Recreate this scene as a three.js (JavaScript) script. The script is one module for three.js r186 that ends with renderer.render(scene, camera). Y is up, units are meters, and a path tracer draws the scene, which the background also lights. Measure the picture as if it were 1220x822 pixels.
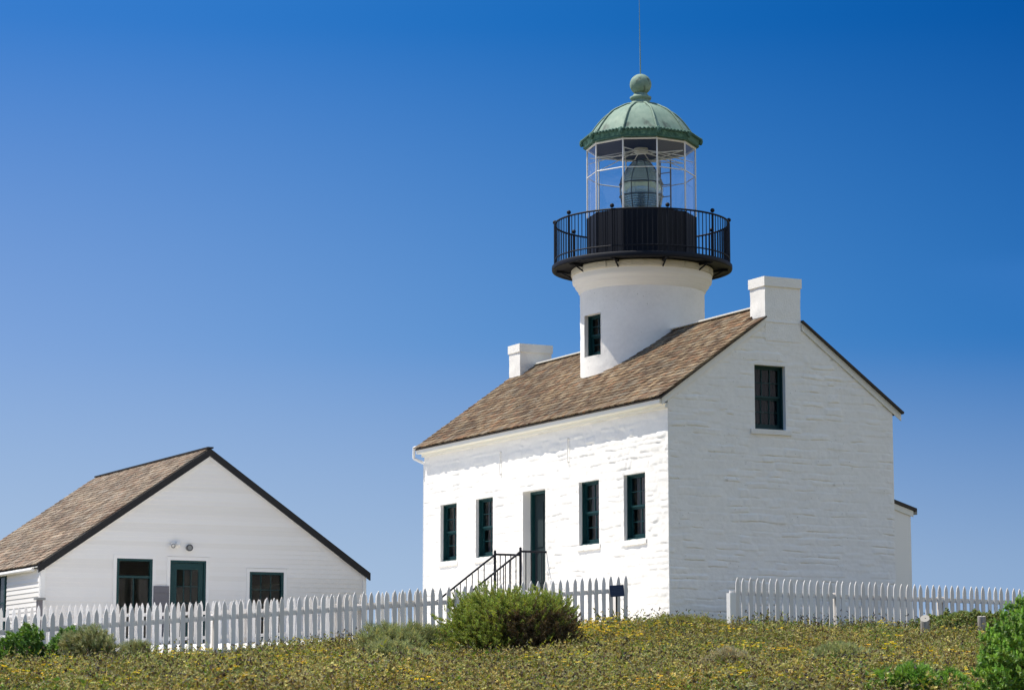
import * as THREE from 'three';
import { ImprovedNoise } from 'three/addons/math/ImprovedNoise.js';
import { mergeGeometries } from 'three/addons/utils/BufferGeometryUtils.js';

// ---------------------------------------------------------------- camera, sky, sun, exposure
const EXPOSURE = 1.9;
const scene = new THREE.Scene();
const camera = new THREE.PerspectiveCamera(15.602, 1024 / 689, 0.5, 12000);
camera.position.set(-25.485, 1.6, 43.13);
camera.lookAt(-3.004, 8.678, -0.9665);
camera.focus = 52;
camera.userData.fStop = 6.3;
const renderer = new THREE.WebGLRenderer({ antialias: true });
renderer.toneMapping = THREE.LinearToneMapping;
renderer.toneMappingExposure = EXPOSURE;
renderer.shadowMap.enabled = true;

const SUN = new THREE.Vector3(-0.38, 1, -0.35).normalize();
const sun = new THREE.DirectionalLight(new THREE.Color().setRGB(1, 0.94, 0.85), 3.15);
sun.position.copy(SUN).multiplyScalar(80);
sun.target.position.set(0, 4, 0);
sun.castShadow = true;
sun.shadow.mapSize.set(4096, 4096);
Object.assign(sun.shadow.camera, { left: -45, right: 45, top: 45, bottom: -45, near: 1, far: 200 });
scene.add(sun, sun.target);

const lin = (c) => { c /= 255; return c <= 0.04045 ? c / 12.92 : Math.pow((c + 0.055) / 1.055, 2.4); };
const clamp = (v, a, b) => Math.min(b, Math.max(a, v));
const mix = (a, b, t) => a + (b - a) * t;
const smooth = (a, b, x) => { const t = clamp((x - a) / (b - a), 0, 1); return t * t * (3 - 2 * t); };
function makeSky() {
  // clear coastal air: colours by height above the horizon, towards the sun's side and away from it
  const EL = [0, 3.2, 8.1, 15.4, 30, 60, 90];
  const NEAR = [[186, 205, 228], [166, 191, 221], [122, 162, 217], [50, 122, 203], [76, 137, 209], [112, 160, 215], [128, 170, 218]];
  const AWAY = [[156, 182, 214], [137, 168, 207], [50, 119, 191], [4, 86, 165], [32, 102, 180], [86, 142, 207], [128, 170, 218]];
  const OPPO = [[243, 238, 233], [238, 235, 236], [222, 224, 236], [198, 210, 232], [176, 199, 226], [146, 181, 220], [128, 170, 218]];  // unseen sky opposite the sun, whitened beyond clear air to fill shaded walls
  const w = 1024, h = 512, data = new Float32Array(w * h * 4);
  const azSun = Math.atan2(SUN.z, SUN.x);
  for (let j = 0; j < h; j++) {
    const el = Math.max(0, ((j + 0.5) / h - 0.5) * 180);
    let k = 0; while (k < EL.length - 2 && el > EL[k + 1]) k++;
    const t = clamp((el - EL[k]) / (EL[k + 1] - EL[k]), 0, 1);
    for (let i = 0; i < w; i++) {
      const az = ((i + 0.5) / w - 0.5) * Math.PI * 2;
      const away = Math.abs(Math.atan2(Math.sin(az - azSun), Math.cos(az - azSun))) * 180 / Math.PI;   // darkest a quarter turn from the sun, whitened opposite it as added fill
      let s = (Math.cos(Math.min(away, 101) * Math.PI / 180) - 0.08) / 0.368;
      s = 0.5 + 1.05 * Math.tanh((s - 0.5) / 1.05);
      s += 0.55 * clamp(s, 0, 1) * (1.06 - clamp(s, 0, 1));
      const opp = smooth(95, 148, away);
      const dy = Math.sin(el * Math.PI / 180), cg = clamp(SUN.y * dy + Math.sqrt(1 - SUN.y ** 2) * Math.sqrt(1 - dy * dy) * Math.cos(az - azSun), -1, 1);
      const halo = 0.55 * Math.exp(-Math.acos(cg) / 0.22);
      for (let c = 0; c < 3; c++) {
        const a = Math.log(mix(lin(AWAY[k][c]), lin(AWAY[k + 1][c]), t)), b = Math.log(mix(lin(NEAR[k][c]), lin(NEAR[k + 1][c]), t));
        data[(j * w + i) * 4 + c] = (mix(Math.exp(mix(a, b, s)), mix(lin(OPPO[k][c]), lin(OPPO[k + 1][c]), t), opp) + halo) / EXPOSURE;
      }
      data[(j * w + i) * 4 + 3] = 1;
    }
  }
  const tex = new THREE.DataTexture(data, w, h, THREE.RGBAFormat, THREE.FloatType);
  tex.mapping = THREE.EquirectangularReflectionMapping;
  tex.magFilter = tex.minFilter = THREE.LinearFilter;
  tex.wrapS = THREE.RepeatWrapping;
  tex.needsUpdate = true;
  return tex;
}
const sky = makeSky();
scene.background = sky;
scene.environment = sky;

// ---------------------------------------------------------------- helpers
let seed = 20517;
const rnd = () => { seed = (seed + 0x6d2b79f5) | 0; let t = Math.imul(seed ^ (seed >>> 15), 1 | seed); t = (t + Math.imul(t ^ (t >>> 7), 61 | t)) ^ t; return ((t ^ (t >>> 14)) >>> 0) / 4294967296; };
const rr = (a, b) => a + (b - a) * rnd();
const perlin = new ImprovedNoise();
const noise = (x, y, z = 0) => perlin.noise(x, y, z);
const fbm = (x, y, z = 0, o = 4) => { let s = 0, a = 1, f = 1, n = 0; for (let i = 0; i < o; i++) { s += a * perlin.noise(x * f, y * f, z + i * 7.3); n += a; a *= 0.5; f *= 2.03; } return s / n; };
const taken = {};
const numbered = (name) => { const n = taken[name] = (taken[name] ?? -1) + 1; return n ? name + '_' + String(n).padStart(3, '0') : name; };
const V = (x, y, z) => new THREE.Vector3(x, y, z);
function thing(name, label, category, base, group) {
  const o = new THREE.Group(); o.name = numbered(name); o.position.copy(base); scene.add(o);
  o.userData = { label, category }; if (group) o.userData.group = group;
  return o;
}
// a part whose geometry is written in world metres
function part(name, geo, m, parent, label) {
  const o = new THREE.Mesh(geo, m); o.name = name; o.position.copy(parent.position).negate(); parent.add(o);
  if (label) o.userData.label = label;
  return o;
}
// a piece inside a part, in the part's own coordinates
function piece(name, geo, m, parent, pos, rot) {
  const o = new THREE.Mesh(geo, m); o.name = name; if (pos) o.position.set(...pos); if (rot) o.rotation.set(...rot); parent.add(o); return o;
}
function structure(name, geo, m) { const o = new THREE.Mesh(geo, m); o.name = name; o.userData.kind = 'structure'; scene.add(o); return o; }
const box = (w, h, d, x = 0, y = 0, z = 0) => new THREE.BoxGeometry(w, h, d).translate(x, y, z);
const bar = (a, b, r, n = 6, r2 = r) => { // round bar from a to b
  const d = V().subVectors(b, a), g = new THREE.CylinderGeometry(r2, r, d.length(), n, 1);
  g.applyQuaternion(new THREE.Quaternion().setFromUnitVectors(V(0, 1, 0), d.clone().normalize()));
  return g.translate((a.x + b.x) / 2, (a.y + b.y) / 2, (a.z + b.z) / 2);
};
const merged = (list) => mergeGeometries(list.map((g) => { const q = g.index ? g.toNonIndexed() : g; for (const k of Object.keys(q.attributes)) if (!['position', 'normal', 'uv'].includes(k)) q.deleteAttribute(k); return q; }));
// eight-cornered solid: bottom ring then top ring, each counter-clockwise seen from above
function hexa(p) {
  const f = [[0, 3, 2, 1], [4, 5, 6, 7], [0, 1, 5, 4], [1, 2, 6, 5], [2, 3, 7, 6], [3, 0, 4, 7]], pos = [], uv = [];
  for (const [a, b, c, d] of f) for (const i of [a, b, c, a, c, d]) { pos.push(...p[i]); uv.push(p[i][0] + p[i][2], p[i][1]); }
  const g = new THREE.BufferGeometry(); g.setAttribute('position', new THREE.Float32BufferAttribute(pos, 3)); g.setAttribute('uv', new THREE.Float32BufferAttribute(uv, 2)); g.computeVertexNormals(); return g;
}
function noiseTexture(size, fn, srgb = true) {
  const d = new Uint8Array(size * size * 4);
  for (let j = 0; j < size; j++) for (let i = 0; i < size; i++) { const c = fn(i / size, j / size), o = (j * size + i) * 4; d[o] = clamp(c[0], 0, 255); d[o + 1] = clamp(c[1], 0, 255); d[o + 2] = clamp(c[2], 0, 255); d[o + 3] = 255; }
  const t = new THREE.DataTexture(d, size, size); t.wrapS = t.wrapT = THREE.RepeatWrapping; t.magFilter = THREE.LinearFilter; t.minFilter = THREE.LinearMipmapLinearFilter; t.generateMipmaps = true;
  if (srgb) t.colorSpace = THREE.SRGBColorSpace; t.needsUpdate = true; return t;
}
const tileNoise = (u, v, f, s, o = 4) => { // tiles on the unit square
  const A = fbm(u * f, v * f, s, o), B = fbm((u - 1) * f, v * f, s, o), C = fbm(u * f, (v - 1) * f, s, o), D = fbm((u - 1) * f, (v - 1) * f, s, o);
  const a = smooth(0.7, 1, u), b = smooth(0.7, 1, v); return mix(mix(A, B, a), mix(C, D, a), b);
};
const rgb = (r, g, b) => new THREE.Color().setRGB(r, g, b);
const mat = (r, g, b, roughness = 0.8, extra = {}) => new THREE.MeshStandardMaterial({ color: rgb(r, g, b), roughness, ...extra });

// ---------------------------------------------------------------- materials
const limewash = noiseTexture(512, (u, v) => {
  let k = 240 + 8 * tileNoise(u, v, 6, 1) + 7 * tileNoise(u, v, 30, 2);
  const dirt = smooth(0.34, 0.6, tileNoise(u, v, 22, 3)) * 0.6 + smooth(0.42, 0.6, tileNoise(u, v, 60, 9, 2)) * 0.7;
  return [k + 3 - 70 * dirt, k - 2 - 72 * dirt, k - 12 - 76 * dirt];
});
const limeBump = noiseTexture(512, (u, v) => { const k = 128 + 90 * tileNoise(u, v, 26, 4, 5); return [k, k, k]; }, false);
const M = {
  lime: mat(1, 1, 1, 0.9, { map: limewash, bumpMap: limeBump, bumpScale: 0.012 }),
  limeFlat: mat(0.87, 0.84, 0.78, 0.85),
  stoneRim: mat(0.62, 0.57, 0.47, 0.95, { bumpMap: limeBump, bumpScale: 0.02 }),
  creamTrim: mat(0.8, 0.77, 0.68, 0.7),
  whitePaint: mat(0.82, 0.79, 0.74, 0.6),
  teal: new THREE.MeshPhysicalMaterial({ color: rgb(0.004, 0.04, 0.042), roughness: 0.5, specularIntensity: 0.6 }),
  iron: new THREE.MeshPhysicalMaterial({ color: rgb(0.0045, 0.006, 0.011), roughness: 0.6, specularIntensity: 0.45 }),
  doorPaint: mat(0.003, 0.016, 0.018, 0.85),
  ironGrey: mat(0.05, 0.05, 0.055, 0.5),
  blackTrim: mat(0.012, 0.011, 0.011, 0.8),
  dark: mat(0.02, 0.02, 0.022, 0.9),
  floor: mat(0.12, 0.08, 0.05, 0.8),
  curtain: mat(0.2, 0.16, 0.15, 1, { side: THREE.DoubleSide }), drape: mat(0.018, 0.022, 0.032, 1, { side: THREE.DoubleSide }),
  glass: new THREE.MeshPhysicalMaterial({ color: rgb(0.92, 0.95, 0.95), roughness: 0.01, transmission: 1, thickness: 0, ior: 1.5, specularIntensity: 0.5, side: THREE.DoubleSide }),
  lanternGlass: new THREE.MeshPhysicalMaterial({ color: rgb(0.94, 0.97, 0.98), roughness: 0.02, transmission: 1, thickness: 0, ior: 1.52, side: THREE.DoubleSide }),
  lensGlass: new THREE.MeshPhysicalMaterial({ color: rgb(0.8, 0.9, 0.87), roughness: 0.16, transmission: 0.9, thickness: 0.04, ior: 1.52 }),
  brass: mat(0.09, 0.085, 0.07, 0.45, { metalness: 0.6 }),
  copper: null,
  roofDeck: mat(0.06, 0.05, 0.042, 0.95),
  concrete: null, fencePaint: null, siding: null, log: null, plaque: mat(0.022, 0.032, 0.06, 0.35), plaqueText: mat(0.05, 0.065, 0.1, 0.5),
  lampGrey: mat(0.22, 0.22, 0.21, 0.5), boardGrey: mat(0.16, 0.15, 0.16, 0.8),
};
M.copper = new THREE.MeshStandardMaterial({ roughness: 0.75, map: noiseTexture(256, (u, v) => {
  const a = 0.5 + 0.9 * tileNoise(u, v, 5, 11), st = 0.5 + 0.9 * tileNoise(u, v * 0.35, 18, 12), t = clamp(a * 0.6 + st * 0.4, 0, 1);
  const dk = smooth(0.1, 0.5, tileNoise(u, v * 0.3, 14, 13)) * 0.35; return [mix(92, 156, t) * (1 - dk), mix(120, 172, t) * (1 - dk), mix(106, 150, t) * (1 - dk)];
}) });
M.verdigris = new THREE.MeshStandardMaterial({ roughness: 0.8, map: noiseTexture(256, (u, v) => { const t = clamp(0.5 + 1.1 * tileNoise(u, v, 9, 15), 0, 1); return [mix(38, 108, t), mix(76, 146, t), mix(66, 124, t)]; }), bumpMap: limeBump, bumpScale: 0.03 });
M.concrete = mat(1, 1, 1, 0.95, { map: noiseTexture(256, (u, v) => { const k = 224 + 16 * tileNoise(u, v, 5, 21) + 14 * tileNoise(u, v, 40, 22); return [k, k - 4, k - 12]; }) });
const paintBump = noiseTexture(256, (u, v) => { const k = 128 + 80 * tileNoise(u, v * 0.15, 30, 31); return [k, k, k]; }, false);
M.fencePaint = [0, 1, 2].map((i) => mat([0.77, 0.71, 0.81][i], [0.73, 0.665, 0.775][i], [0.68, 0.61, 0.73][i], 0.75, { bumpMap: paintBump, bumpScale: 0.002 }));
M.siding = [0, 1, 2].map((i) => mat([0.81, 0.79, 0.82][i], [0.77, 0.75, 0.785][i], [0.715, 0.69, 0.735][i], 0.7));
M.log = mat(1, 1, 1, 0.95, { map: noiseTexture(256, (u, v) => { const k = 150 + 60 * tileNoise(u * 1, v * 0.2, 24, 41) + 20 * tileNoise(u, v, 8, 42); return [k, k - 8, k - 18]; }), bumpMap: paintBump, bumpScale: 0.01 });
M.logEnd = mat(0.36, 0.33, 0.28, 0.95);

// ---------------------------------------------------------------- terrain
const CTRL = [[-25.5, 43.1, 0], [-15.87, 8.75, 1.85], [-18.07, 16.6, 1.69], [-10.85, 5.7, 2.08], [-13.4, 12.2, 1.86], [-15.6, 17.9, 1.66], [-0.44, 6.5, 2.58], [-3.86, 11.5, 2.12], [-8.42, 18.2, 1.75], [-11.8, 23.1, 1.5],
  [3.45, 8.5, 2.52], [-1.8, 14.8, 2.02], [-5.63, 3.86, 2.5], [-8.34, 9.2, 2.08], [-11.5, 15.5, 1.75], [-18, 2, 1.7], [-20, 32.4, 0.85],
  [-13.5, 0.5, 2.0], [-8.84, 0.5, 2.37], [-4.69, 0.5, 2.68], [-1.25, 0.5, 2.96], [0, 0, 2.98], [0, -6, 3.03], [0, -11.5, 3.06], [5.5, 0, 2.92], [-0.1, 2.5, 2.84], [7, 2.5, 2.77], [13, 2.5, 2.7],
  [-8.3, -17, 2.9], [-5.5, -17, 3.02], [-2, -17, 3.12], [2.2, -17, 3.35], [-7, -19.5, 3.0], [2, -19.5, 3.3], [-7, -29, 3.0], [2, -29, 3.2], [6, -12, 3.1], [-7, -8, 2.72], [-12, -8, 2.5],
  [30, -40, 1.5], [-40, -40, 1.5], [40, 20, 1.2], [-45, 10, 0.3], [-60, 60, -3], [15, 60, -1.5], [0, -70, 0]];
const W_RBF = (() => {
  const n = CTRL.length, N = n + 3, A = [];
  for (let i = 0; i < N; i++) A.push(new Float64Array(N + 1));
  for (let i = 0; i < n; i++) {
    for (let j = 0; j < n; j++) A[i][j] = Math.hypot(CTRL[i][0] - CTRL[j][0], CTRL[i][1] - CTRL[j][1]);
    const q = [1, CTRL[i][0], CTRL[i][1]]; for (let k = 0; k < 3; k++) { A[i][n + k] = q[k]; A[n + k][i] = q[k]; }
    A[i][N] = CTRL[i][2];
  }
  for (let c = 0; c < N; c++) {
    let p = c; for (let r = c + 1; r < N; r++) if (Math.abs(A[r][c]) > Math.abs(A[p][c])) p = r;
    const s = A[c]; A[c] = A[p]; A[p] = s;
    for (let r = 0; r < N; r++) if (r !== c) { const k = A[r][c] / A[c][c]; if (k) for (let q = c; q <= N; q++) A[r][q] -= k * A[c][q]; }
  }
  return A.map((row, i) => row[N] / row[i]);
})();
function groundY(x, z) {
  const n = CTRL.length, r = Math.hypot(x + 8, z), k = r > 75 ? 75 / r : 1, qx = -8 + (x + 8) * k, qz = z * k;
  let y = W_RBF[n] + W_RBF[n + 1] * qx + W_RBF[n + 2] * qz;
  for (let i = 0; i < n; i++) y += W_RBF[i] * Math.hypot(qx - CTRL[i][0], qz - CTRL[i][1]);
  if (r > 75) y -= 90 * (1 - Math.exp(-(r - 75) / 500));
  return y;
}
{
  const N = 220, co = []; for (let i = 0; i <= N; i++) { const t = i / N * 2 - 1; co.push(Math.sign(t) * 4500 * Math.pow(Math.abs(t), 3.2) * 0.98 + 90 * t); }
  const pos = [], uv = [], idx = [];
  for (let j = 0; j <= N; j++) for (let i = 0; i <= N; i++) { const x = co[i] - 8, z = co[j]; pos.push(x, groundY(x, z), z); uv.push(x / 6, z / 6); }
  for (let j = 0; j < N; j++) for (let i = 0; i < N; i++) { const a = j * (N + 1) + i; idx.push(a, a + N + 1, a + 1, a + 1, a + N + 1, a + N + 2); }
  const g = new THREE.BufferGeometry(); g.setAttribute('position', new THREE.Float32BufferAttribute(pos, 3)); g.setAttribute('uv', new THREE.Float32BufferAttribute(uv, 2)); g.setIndex(idx); g.computeVertexNormals();
  structure('ground', g, mat(1, 1, 1, 1, { map: noiseTexture(512, (u, v) => { const t = clamp(0.5 + 0.9 * tileNoise(u, v, 7, 51) + 0.4 * tileNoise(u, v, 50, 52), 0, 1); return [mix(74, 142, t), mix(76, 124, t), mix(42, 78, t)]; }) }));
}
{ // pale paving of the front yard, laid on the slope
  const pos = [], uv = [], idx = [], x0 = -22, x1 = 0.2, z0 = -19.6, z1 = -0.4, nx = 60, nz = 50;
  for (let j = 0; j <= nz; j++) for (let i = 0; i <= nx; i++) { const x = mix(x0, x1, i / nx), z = mix(z0, z1, j / nz); pos.push(x, groundY(x, z) + 0.035, z); uv.push(x / 3, z / 3); }
  for (let j = 0; j < nz; j++) for (let i = 0; i < nx; i++) { const a = j * (nx + 1) + i; idx.push(a, a + nx + 1, a + 1, a + 1, a + nx + 1, a + nx + 2); }
  const g = new THREE.BufferGeometry(); g.setAttribute('position', new THREE.Float32BufferAttribute(pos, 3)); g.setAttribute('uv', new THREE.Float32BufferAttribute(uv, 2)); g.setIndex(idx); g.computeVertexNormals();
  structure('yard_paving', g, M.concrete);
}

// ---------------------------------------------------------------- lighthouse dwelling
const HW = 5.47, HL = 11.5, EAVE = 7.78, RIDGE = 9.74, XR = 2.735, BASEY = 2.6;
const lighthouse = thing('lighthouse', 'white stone lighthouse with shingled dwelling and round tower under a green dome', 'lighthouse', V(XR, 3, -5.72));

// rubble stones under many coats of whitewash: courses of uneven stones, each set a little in or out
function rubble(s0, u0, u1, v0, v1, amp, edge, lip, open) {
  const rows = []; let v = v0 - 0.3;
  const save = seed; seed = s0;
  while (v < v1 + 0.3) { const h = rr(0.09, 0.2), st = []; let u = u0 - 1; while (u < u1 + 1) { const w = rr(0.15, 0.6); st.push([u, w, rr(-1, 1), rr(-1, 1)]); u += w; } rows.push([v, h, st]); v += h; }
  seed = save;
  return (u, v) => {
    const wu = u + 0.06 * noise(u * 2.1, v * 2.1, s0), wv = v + 0.035 * noise(u * 1.7, v * 1.9, s0 + 5) + 0.012 * noise(u * 7, v * 7, s0 + 9);
    let k = 0; while (k < rows.length - 1 && rows[k + 1][0] < wv) k++;
    const [rv, rh, st] = rows[k]; let i = 0; while (i < st.length - 1 && st[i + 1][0] < wu) i++;
    const [su, sw, off, tilt] = st[i], de = Math.min(wv - rv, rv + rh - wv, (wu - su) * 0.8, (su + sw - wu) * 0.8);
    const e = smooth(0, edge, de);
    const crack = open * smooth(0.03, 0.008, wv - rv) * smooth(0.2, 0.6, noise(u * 2.3, rv * 9, s0 + 31) + 0.55 * off) * 0.02 * clamp(0.6 + noise(u * 6, v * 6, s0 + 40), 0, 1);   // joints where the wash has cracked open
    const patch = 0.55 + 0.9 * clamp(0.5 + noise(u * 0.7, v * 0.8, s0 + 20) * 1.4, 0, 1);   // coats are thicker in places
    return amp * patch * (e * (0.55 + 0.75 * off + lip * tilt * ((wv - rv) / rh - 0.5)) + 0.5 * fbm(u * 9, v * 9, s0 + 2, 3)) - crack;
  };
}
const lines = (a, b, step, keys) => { const k = [a, ...keys.filter((q) => q > a && q < b), b].sort((p, q) => p - q), out = []; for (let i = 0; i < k.length - 1; i++) { const n = Math.max(1, Math.round((k[i + 1] - k[i]) / step)); for (let j = 0; j < n; j++) out.push(mix(k[i], k[i + 1], j / n)); } out.push(b); return out; };
function wallSkin(u0, u1, v0, topAt, vTop, holes, step, stepV, height, place) {
  const us = lines(u0, u1, step, holes.flatMap((h) => [h[0], h[1]])), vs = lines(v0, vTop, stepV, holes.flatMap((h) => [h[2], h[3]])), pos = [], uv = [], idx = [];
  for (const v of vs) for (const u of us) {
    const vv = Math.min(v, topAt(u)); let fade = smooth(0, 0.06, Math.min(u - u0, u1 - u));
    for (const [a, b, c, d] of holes) { const du = Math.max(a - u, u - b, 0), dv = Math.max(c - vv, vv - d, 0); fade *= smooth(0, 0.07, Math.hypot(du, dv)) * 0.8 + 0.2; }
    pos.push(...place(u, vv, height(u, vv) * fade)); uv.push(u / 2.6, vv / 2.6);
  }
  const n = us.length;
  for (let j = 0; j < vs.length - 1; j++) for (let i = 0; i < n - 1; i++) {
    const cu = (us[i] + us[i + 1]) / 2, cv = (vs[j] + vs[j + 1]) / 2;
    if (holes.some(([a, b, c, d]) => cu > a && cu < b && cv > c && cv < d)) continue;
    if (vs[j] >= topAt(us[i]) && vs[j] >= topAt(us[i + 1])) continue;
    const a = j * n + i; idx.push(a, a + 1, a + n, a + 1, a + n + 1, a + n);
  }
  const g = new THREE.BufferGeometry(); g.setAttribute('position', new THREE.Float32BufferAttribute(pos, 3)); g.setAttribute('uv', new THREE.Float32BufferAttribute(uv, 2)); g.setIndex(idx); g.computeVertexNormals(); return g;
}
const FW = [-10.14, -8.25, -3.29, -1.36], WY0 = 4.93, WY1 = 6.275, WH = 0.44;      // front windows: centres, bottom, top, half width
const DOOR = [-6.33, -5.26, 4.06, 6.27];
const frontHoles = [...FW.map((z) => [z - WH, z + WH, WY0, WY1]), DOOR];
part('wall', wallSkin(-HL, 0, BASEY, () => EAVE, EAVE, frontHoles, 0.036, 0.022, rubble(77, -HL, 0, BASEY, EAVE, 0.011, 0.045, 0.8, 0.5), (u, v, h) => [-h, v, u]), M.lime, lighthouse, 'sunlit whitewashed rubble front wall');
const gableTop = (x) => (x < XR ? mix(EAVE - 0.02, RIDGE, x / XR) : mix(RIDGE, EAVE - 0.02, (x - XR) / (HW - XR)));
const GW = [2.06, 2.81, 7.165, 8.485];
part('wall', wallSkin(0, HW, BASEY, gableTop, RIDGE, [GW], 0.034, 0.013, rubble(191, 0, HW, BASEY, RIDGE, 0.0075, 0.03, 1.2, 1), (u, v, h) => [u, v, h]), M.lime, lighthouse, 'shaded whitewashed rubble gable wall');
{
  const s = new THREE.Shape([[0, BASEY], [HW, BASEY], [HW, EAVE - 0.02], [XR, RIDGE], [0, EAVE - 0.02]].map((p) => new THREE.Vector2(...p)));
  part('wall', new THREE.ExtrudeGeometry(s, { depth: 0.3, bevelEnabled: false }).translate(0, 0, -HL), M.lime, lighthouse);
  part('wall', box(0.3, EAVE - BASEY, HL - 0.33, HW - 0.15, (EAVE + BASEY) / 2, -HL / 2 + 0.12), M.lime, lighthouse);
}
// reveals of the openings cut through the front wall (local frame: x along the wall, z outward)
function reveal(w, h, depth, lip = 0) { const t = 0.02; return merged([box(t, h + 2 * t, depth, -w / 2 - t / 2, h / 2, -depth / 2), box(t, h + 2 * t, depth, w / 2 + t / 2, h / 2, -depth / 2), box(w * (lip ? 0.8 : 1), t, depth + lip, 0, h + t / 2, (lip - depth) / 2), box(w * (lip ? 0.8 : 1), t, depth + lip, 0, -t / 2, (lip - depth) / 2)]); }
function sashWindow(parent, pos, turn, w, h, recess, cols, name, opt = {}) {
  const g = new THREE.Group(); g.name = name || 'window'; g.position.copy(pos).sub(parent.position); g.rotation.y = turn; parent.add(g);
  if (opt.label) g.userData.label = opt.label;
  if (recess > 0) piece('jamb', reveal(w - 0.004, h - 0.004, recess + 0.16, opt.lip), M.limeFlat, g, [0, 0.002, 0.0]);
  const f = 0.032, d = 0.15, zf = -recess;
  piece('frame', merged([box(f, h, d, -w / 2 + f / 2, h / 2, zf - d / 2), box(f, h, d, w / 2 - f / 2, h / 2, zf - d / 2), box(w - 2 * f, f, d, 0, h - f / 2, zf - d / 2), box(w - 2 * f, f * 1.2, d + 0.03, 0, f * 0.6, zf - d / 2 + 0.015)]), M.teal, g);
  const iw = w - 2 * f, ih = h - f * 2.2, y0 = f * 1.2, half = ih / 2;
  for (const [k, yb, zs] of [[0, y0, zf - 0.115], [1, y0 + half, zf - 0.08]]) {
    const s = 0.042, bs = k ? 0.04 : 0.085;
    const sash = piece('sash', merged([box(s, half, 0.03, -iw / 2 + s / 2, yb + half / 2, zs), box(s, half, 0.03, iw / 2 - s / 2, yb + half / 2, zs), box(iw - 2 * s, s, 0.03, 0, yb + half - s / 2, zs), box(iw - 2 * s, bs, 0.034, 0, yb + bs / 2, zs)]), M.teal, g);
    const gw = iw - 2 * s, gh = half - s - bs, gy = yb + bs;
    for (let c = 1; c < cols; c++) piece('muntin', box(0.018, gh, 0.024, -gw / 2 + gw * c / cols, gy + gh / 2, zs), M.teal, g);
    piece('muntin', box(gw, 0.018, 0.026, 0, gy + gh / 2, zs), M.teal, g);
    for (let r = 0; r < 2; r++) for (let c = 0; c < cols; c++) piece('pane', new THREE.PlaneGeometry(gw / cols - 0.014, gh / 2 - 0.014), M.glass, g, [-gw / 2 + gw * (c + 0.5) / cols, gy + gh * (r + 0.5) / 2, zs - 0.004], [rr(-0.006, 0.006), rr(-0.006, 0.006), 0]);
  }
  if (opt.curtain) {
    const cg = new THREE.PlaneGeometry(w + 0.1, h, 60, 1), p = cg.attributes.position; for (let i = 0; i < p.count; i++) p.setZ(i, 0.02 * Math.sin(p.getX(i) * 60) + 0.012 * Math.sin(p.getX(i) * 23 + 1)); cg.computeVertexNormals();
    piece('curtain', cg, opt.drape ? M.drape : M.curtain, g, [0, h / 2, zf - 0.3]);
  }
  return g;
}
for (const z of FW) {
  sashWindow(lighthouse, V(0, WY0, z), -Math.PI / 2, 2 * WH, WY1 - WY0, 0.075, 2, 'window', { curtain: true });
  // sill stones carry their own bulges of whitewash
  const sg = new THREE.BoxGeometry(0.11, 0.11, 1.0, 3, 3, 24), p = sg.attributes.position;
  for (let i = 0; i < p.count; i++) { const e = 1 - 0.25 * smooth(0.44, 0.5, Math.abs(p.getZ(i))); p.setXYZ(i, p.getX(i) * e + 0.012 * noise(p.getZ(i) * 7, p.getY(i) * 9, z), p.getY(i) * e + 0.012 * noise(p.getZ(i) * 6, 3, z), p.getZ(i)); }
  sg.computeVertexNormals();
  part('sill', sg.translate(0.02, WY0 - 0.055, z), M.lime, lighthouse);
}
sashWindow(lighthouse, V((GW[0] + GW[1]) / 2, GW[2], 0), 0, GW[1] - GW[0], GW[3] - GW[2], 0.1, 3, 'window', { curtain: true, drape: true, label: 'dark green gable window high in the shaded wall' });
part('sill', box(0.98, 0.1, 0.06, (GW[0] + GW[1]) / 2, GW[2] - 0.055, 0.01), M.lime, lighthouse);
{ // front door, set deep in the wall
  const g = new THREE.Group(); g.name = 'door'; g.position.set(0, DOOR[2], (DOOR[0] + DOOR[1]) / 2).sub(lighthouse.position); g.rotation.y = -Math.PI / 2; lighthouse.add(g);
  const w = DOOR[1] - DOOR[0], h = DOOR[3] - DOOR[2];
  piece('jamb', reveal(w - 0.004, h - 0.004, 0.42), M.limeFlat, g, [0, 0.002, 0]);
  piece('frame', merged([box(0.07, h, 0.12, -w / 2 + 0.035, h / 2, -0.25), box(0.07, h, 0.12, w / 2 - 0.035, h / 2, -0.25), box(w - 0.14, 0.07, 0.12, 0, h - 0.035, -0.25)]), M.teal, g);
  piece('leaf', box(w - 0.14, h - 0.08, 0.05, 0, (h - 0.08) / 2 + 0.005, -0.29), M.doorPaint, g);
  for (const sx of [-1, 1]) for (const [py, ph] of [[0.2, 0.62], [0.98, 0.98]]) piece('panel', box(0.3, ph, 0.02, sx * 0.2, py + ph / 2, -0.262), M.doorPaint, g);
  piece('handle', new THREE.SphereGeometry(0.03, 10, 8), M.brass, g, [0.37, 0.95, -0.24]);
}
// roof: boards, courses of wooden shingles, eave mouldings
const slope = Math.atan2(RIDGE - EAVE, XR), SX = Math.cos(slope), SY = Math.sin(slope);
const EX = -0.22, EY = EAVE + EX * Math.tan(slope) + 0.02;
const slabF = (x0, y0, x1, y1, t, z0, z1) => { const nx = -(y1 - y0), ny = x1 - x0, L = Math.hypot(nx, ny), ox = nx / L * t, oy = ny / L * t; return hexa([[x0, y0, z1], [x1, y1, z1], [x1, y1, z0], [x0, y0, z0], [x0 + ox, y0 + oy, z1], [x1 + ox, y1 + oy, z1], [x1 + ox, y1 + oy, z0], [x0 + ox, y0 + oy, z0]]); };
part('roof', slabF(EX, EY, XR, EY + (XR - EX) * Math.tan(slope), 0.03, -HL - 0.04, -0.55), M.roofDeck, lighthouse);
part('roof', slabF(EX, EY, 2.33, EY + (2.33 - EX) * Math.tan(slope), 0.03, -0.55, 0.1), M.roofDeck, lighthouse);
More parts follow.
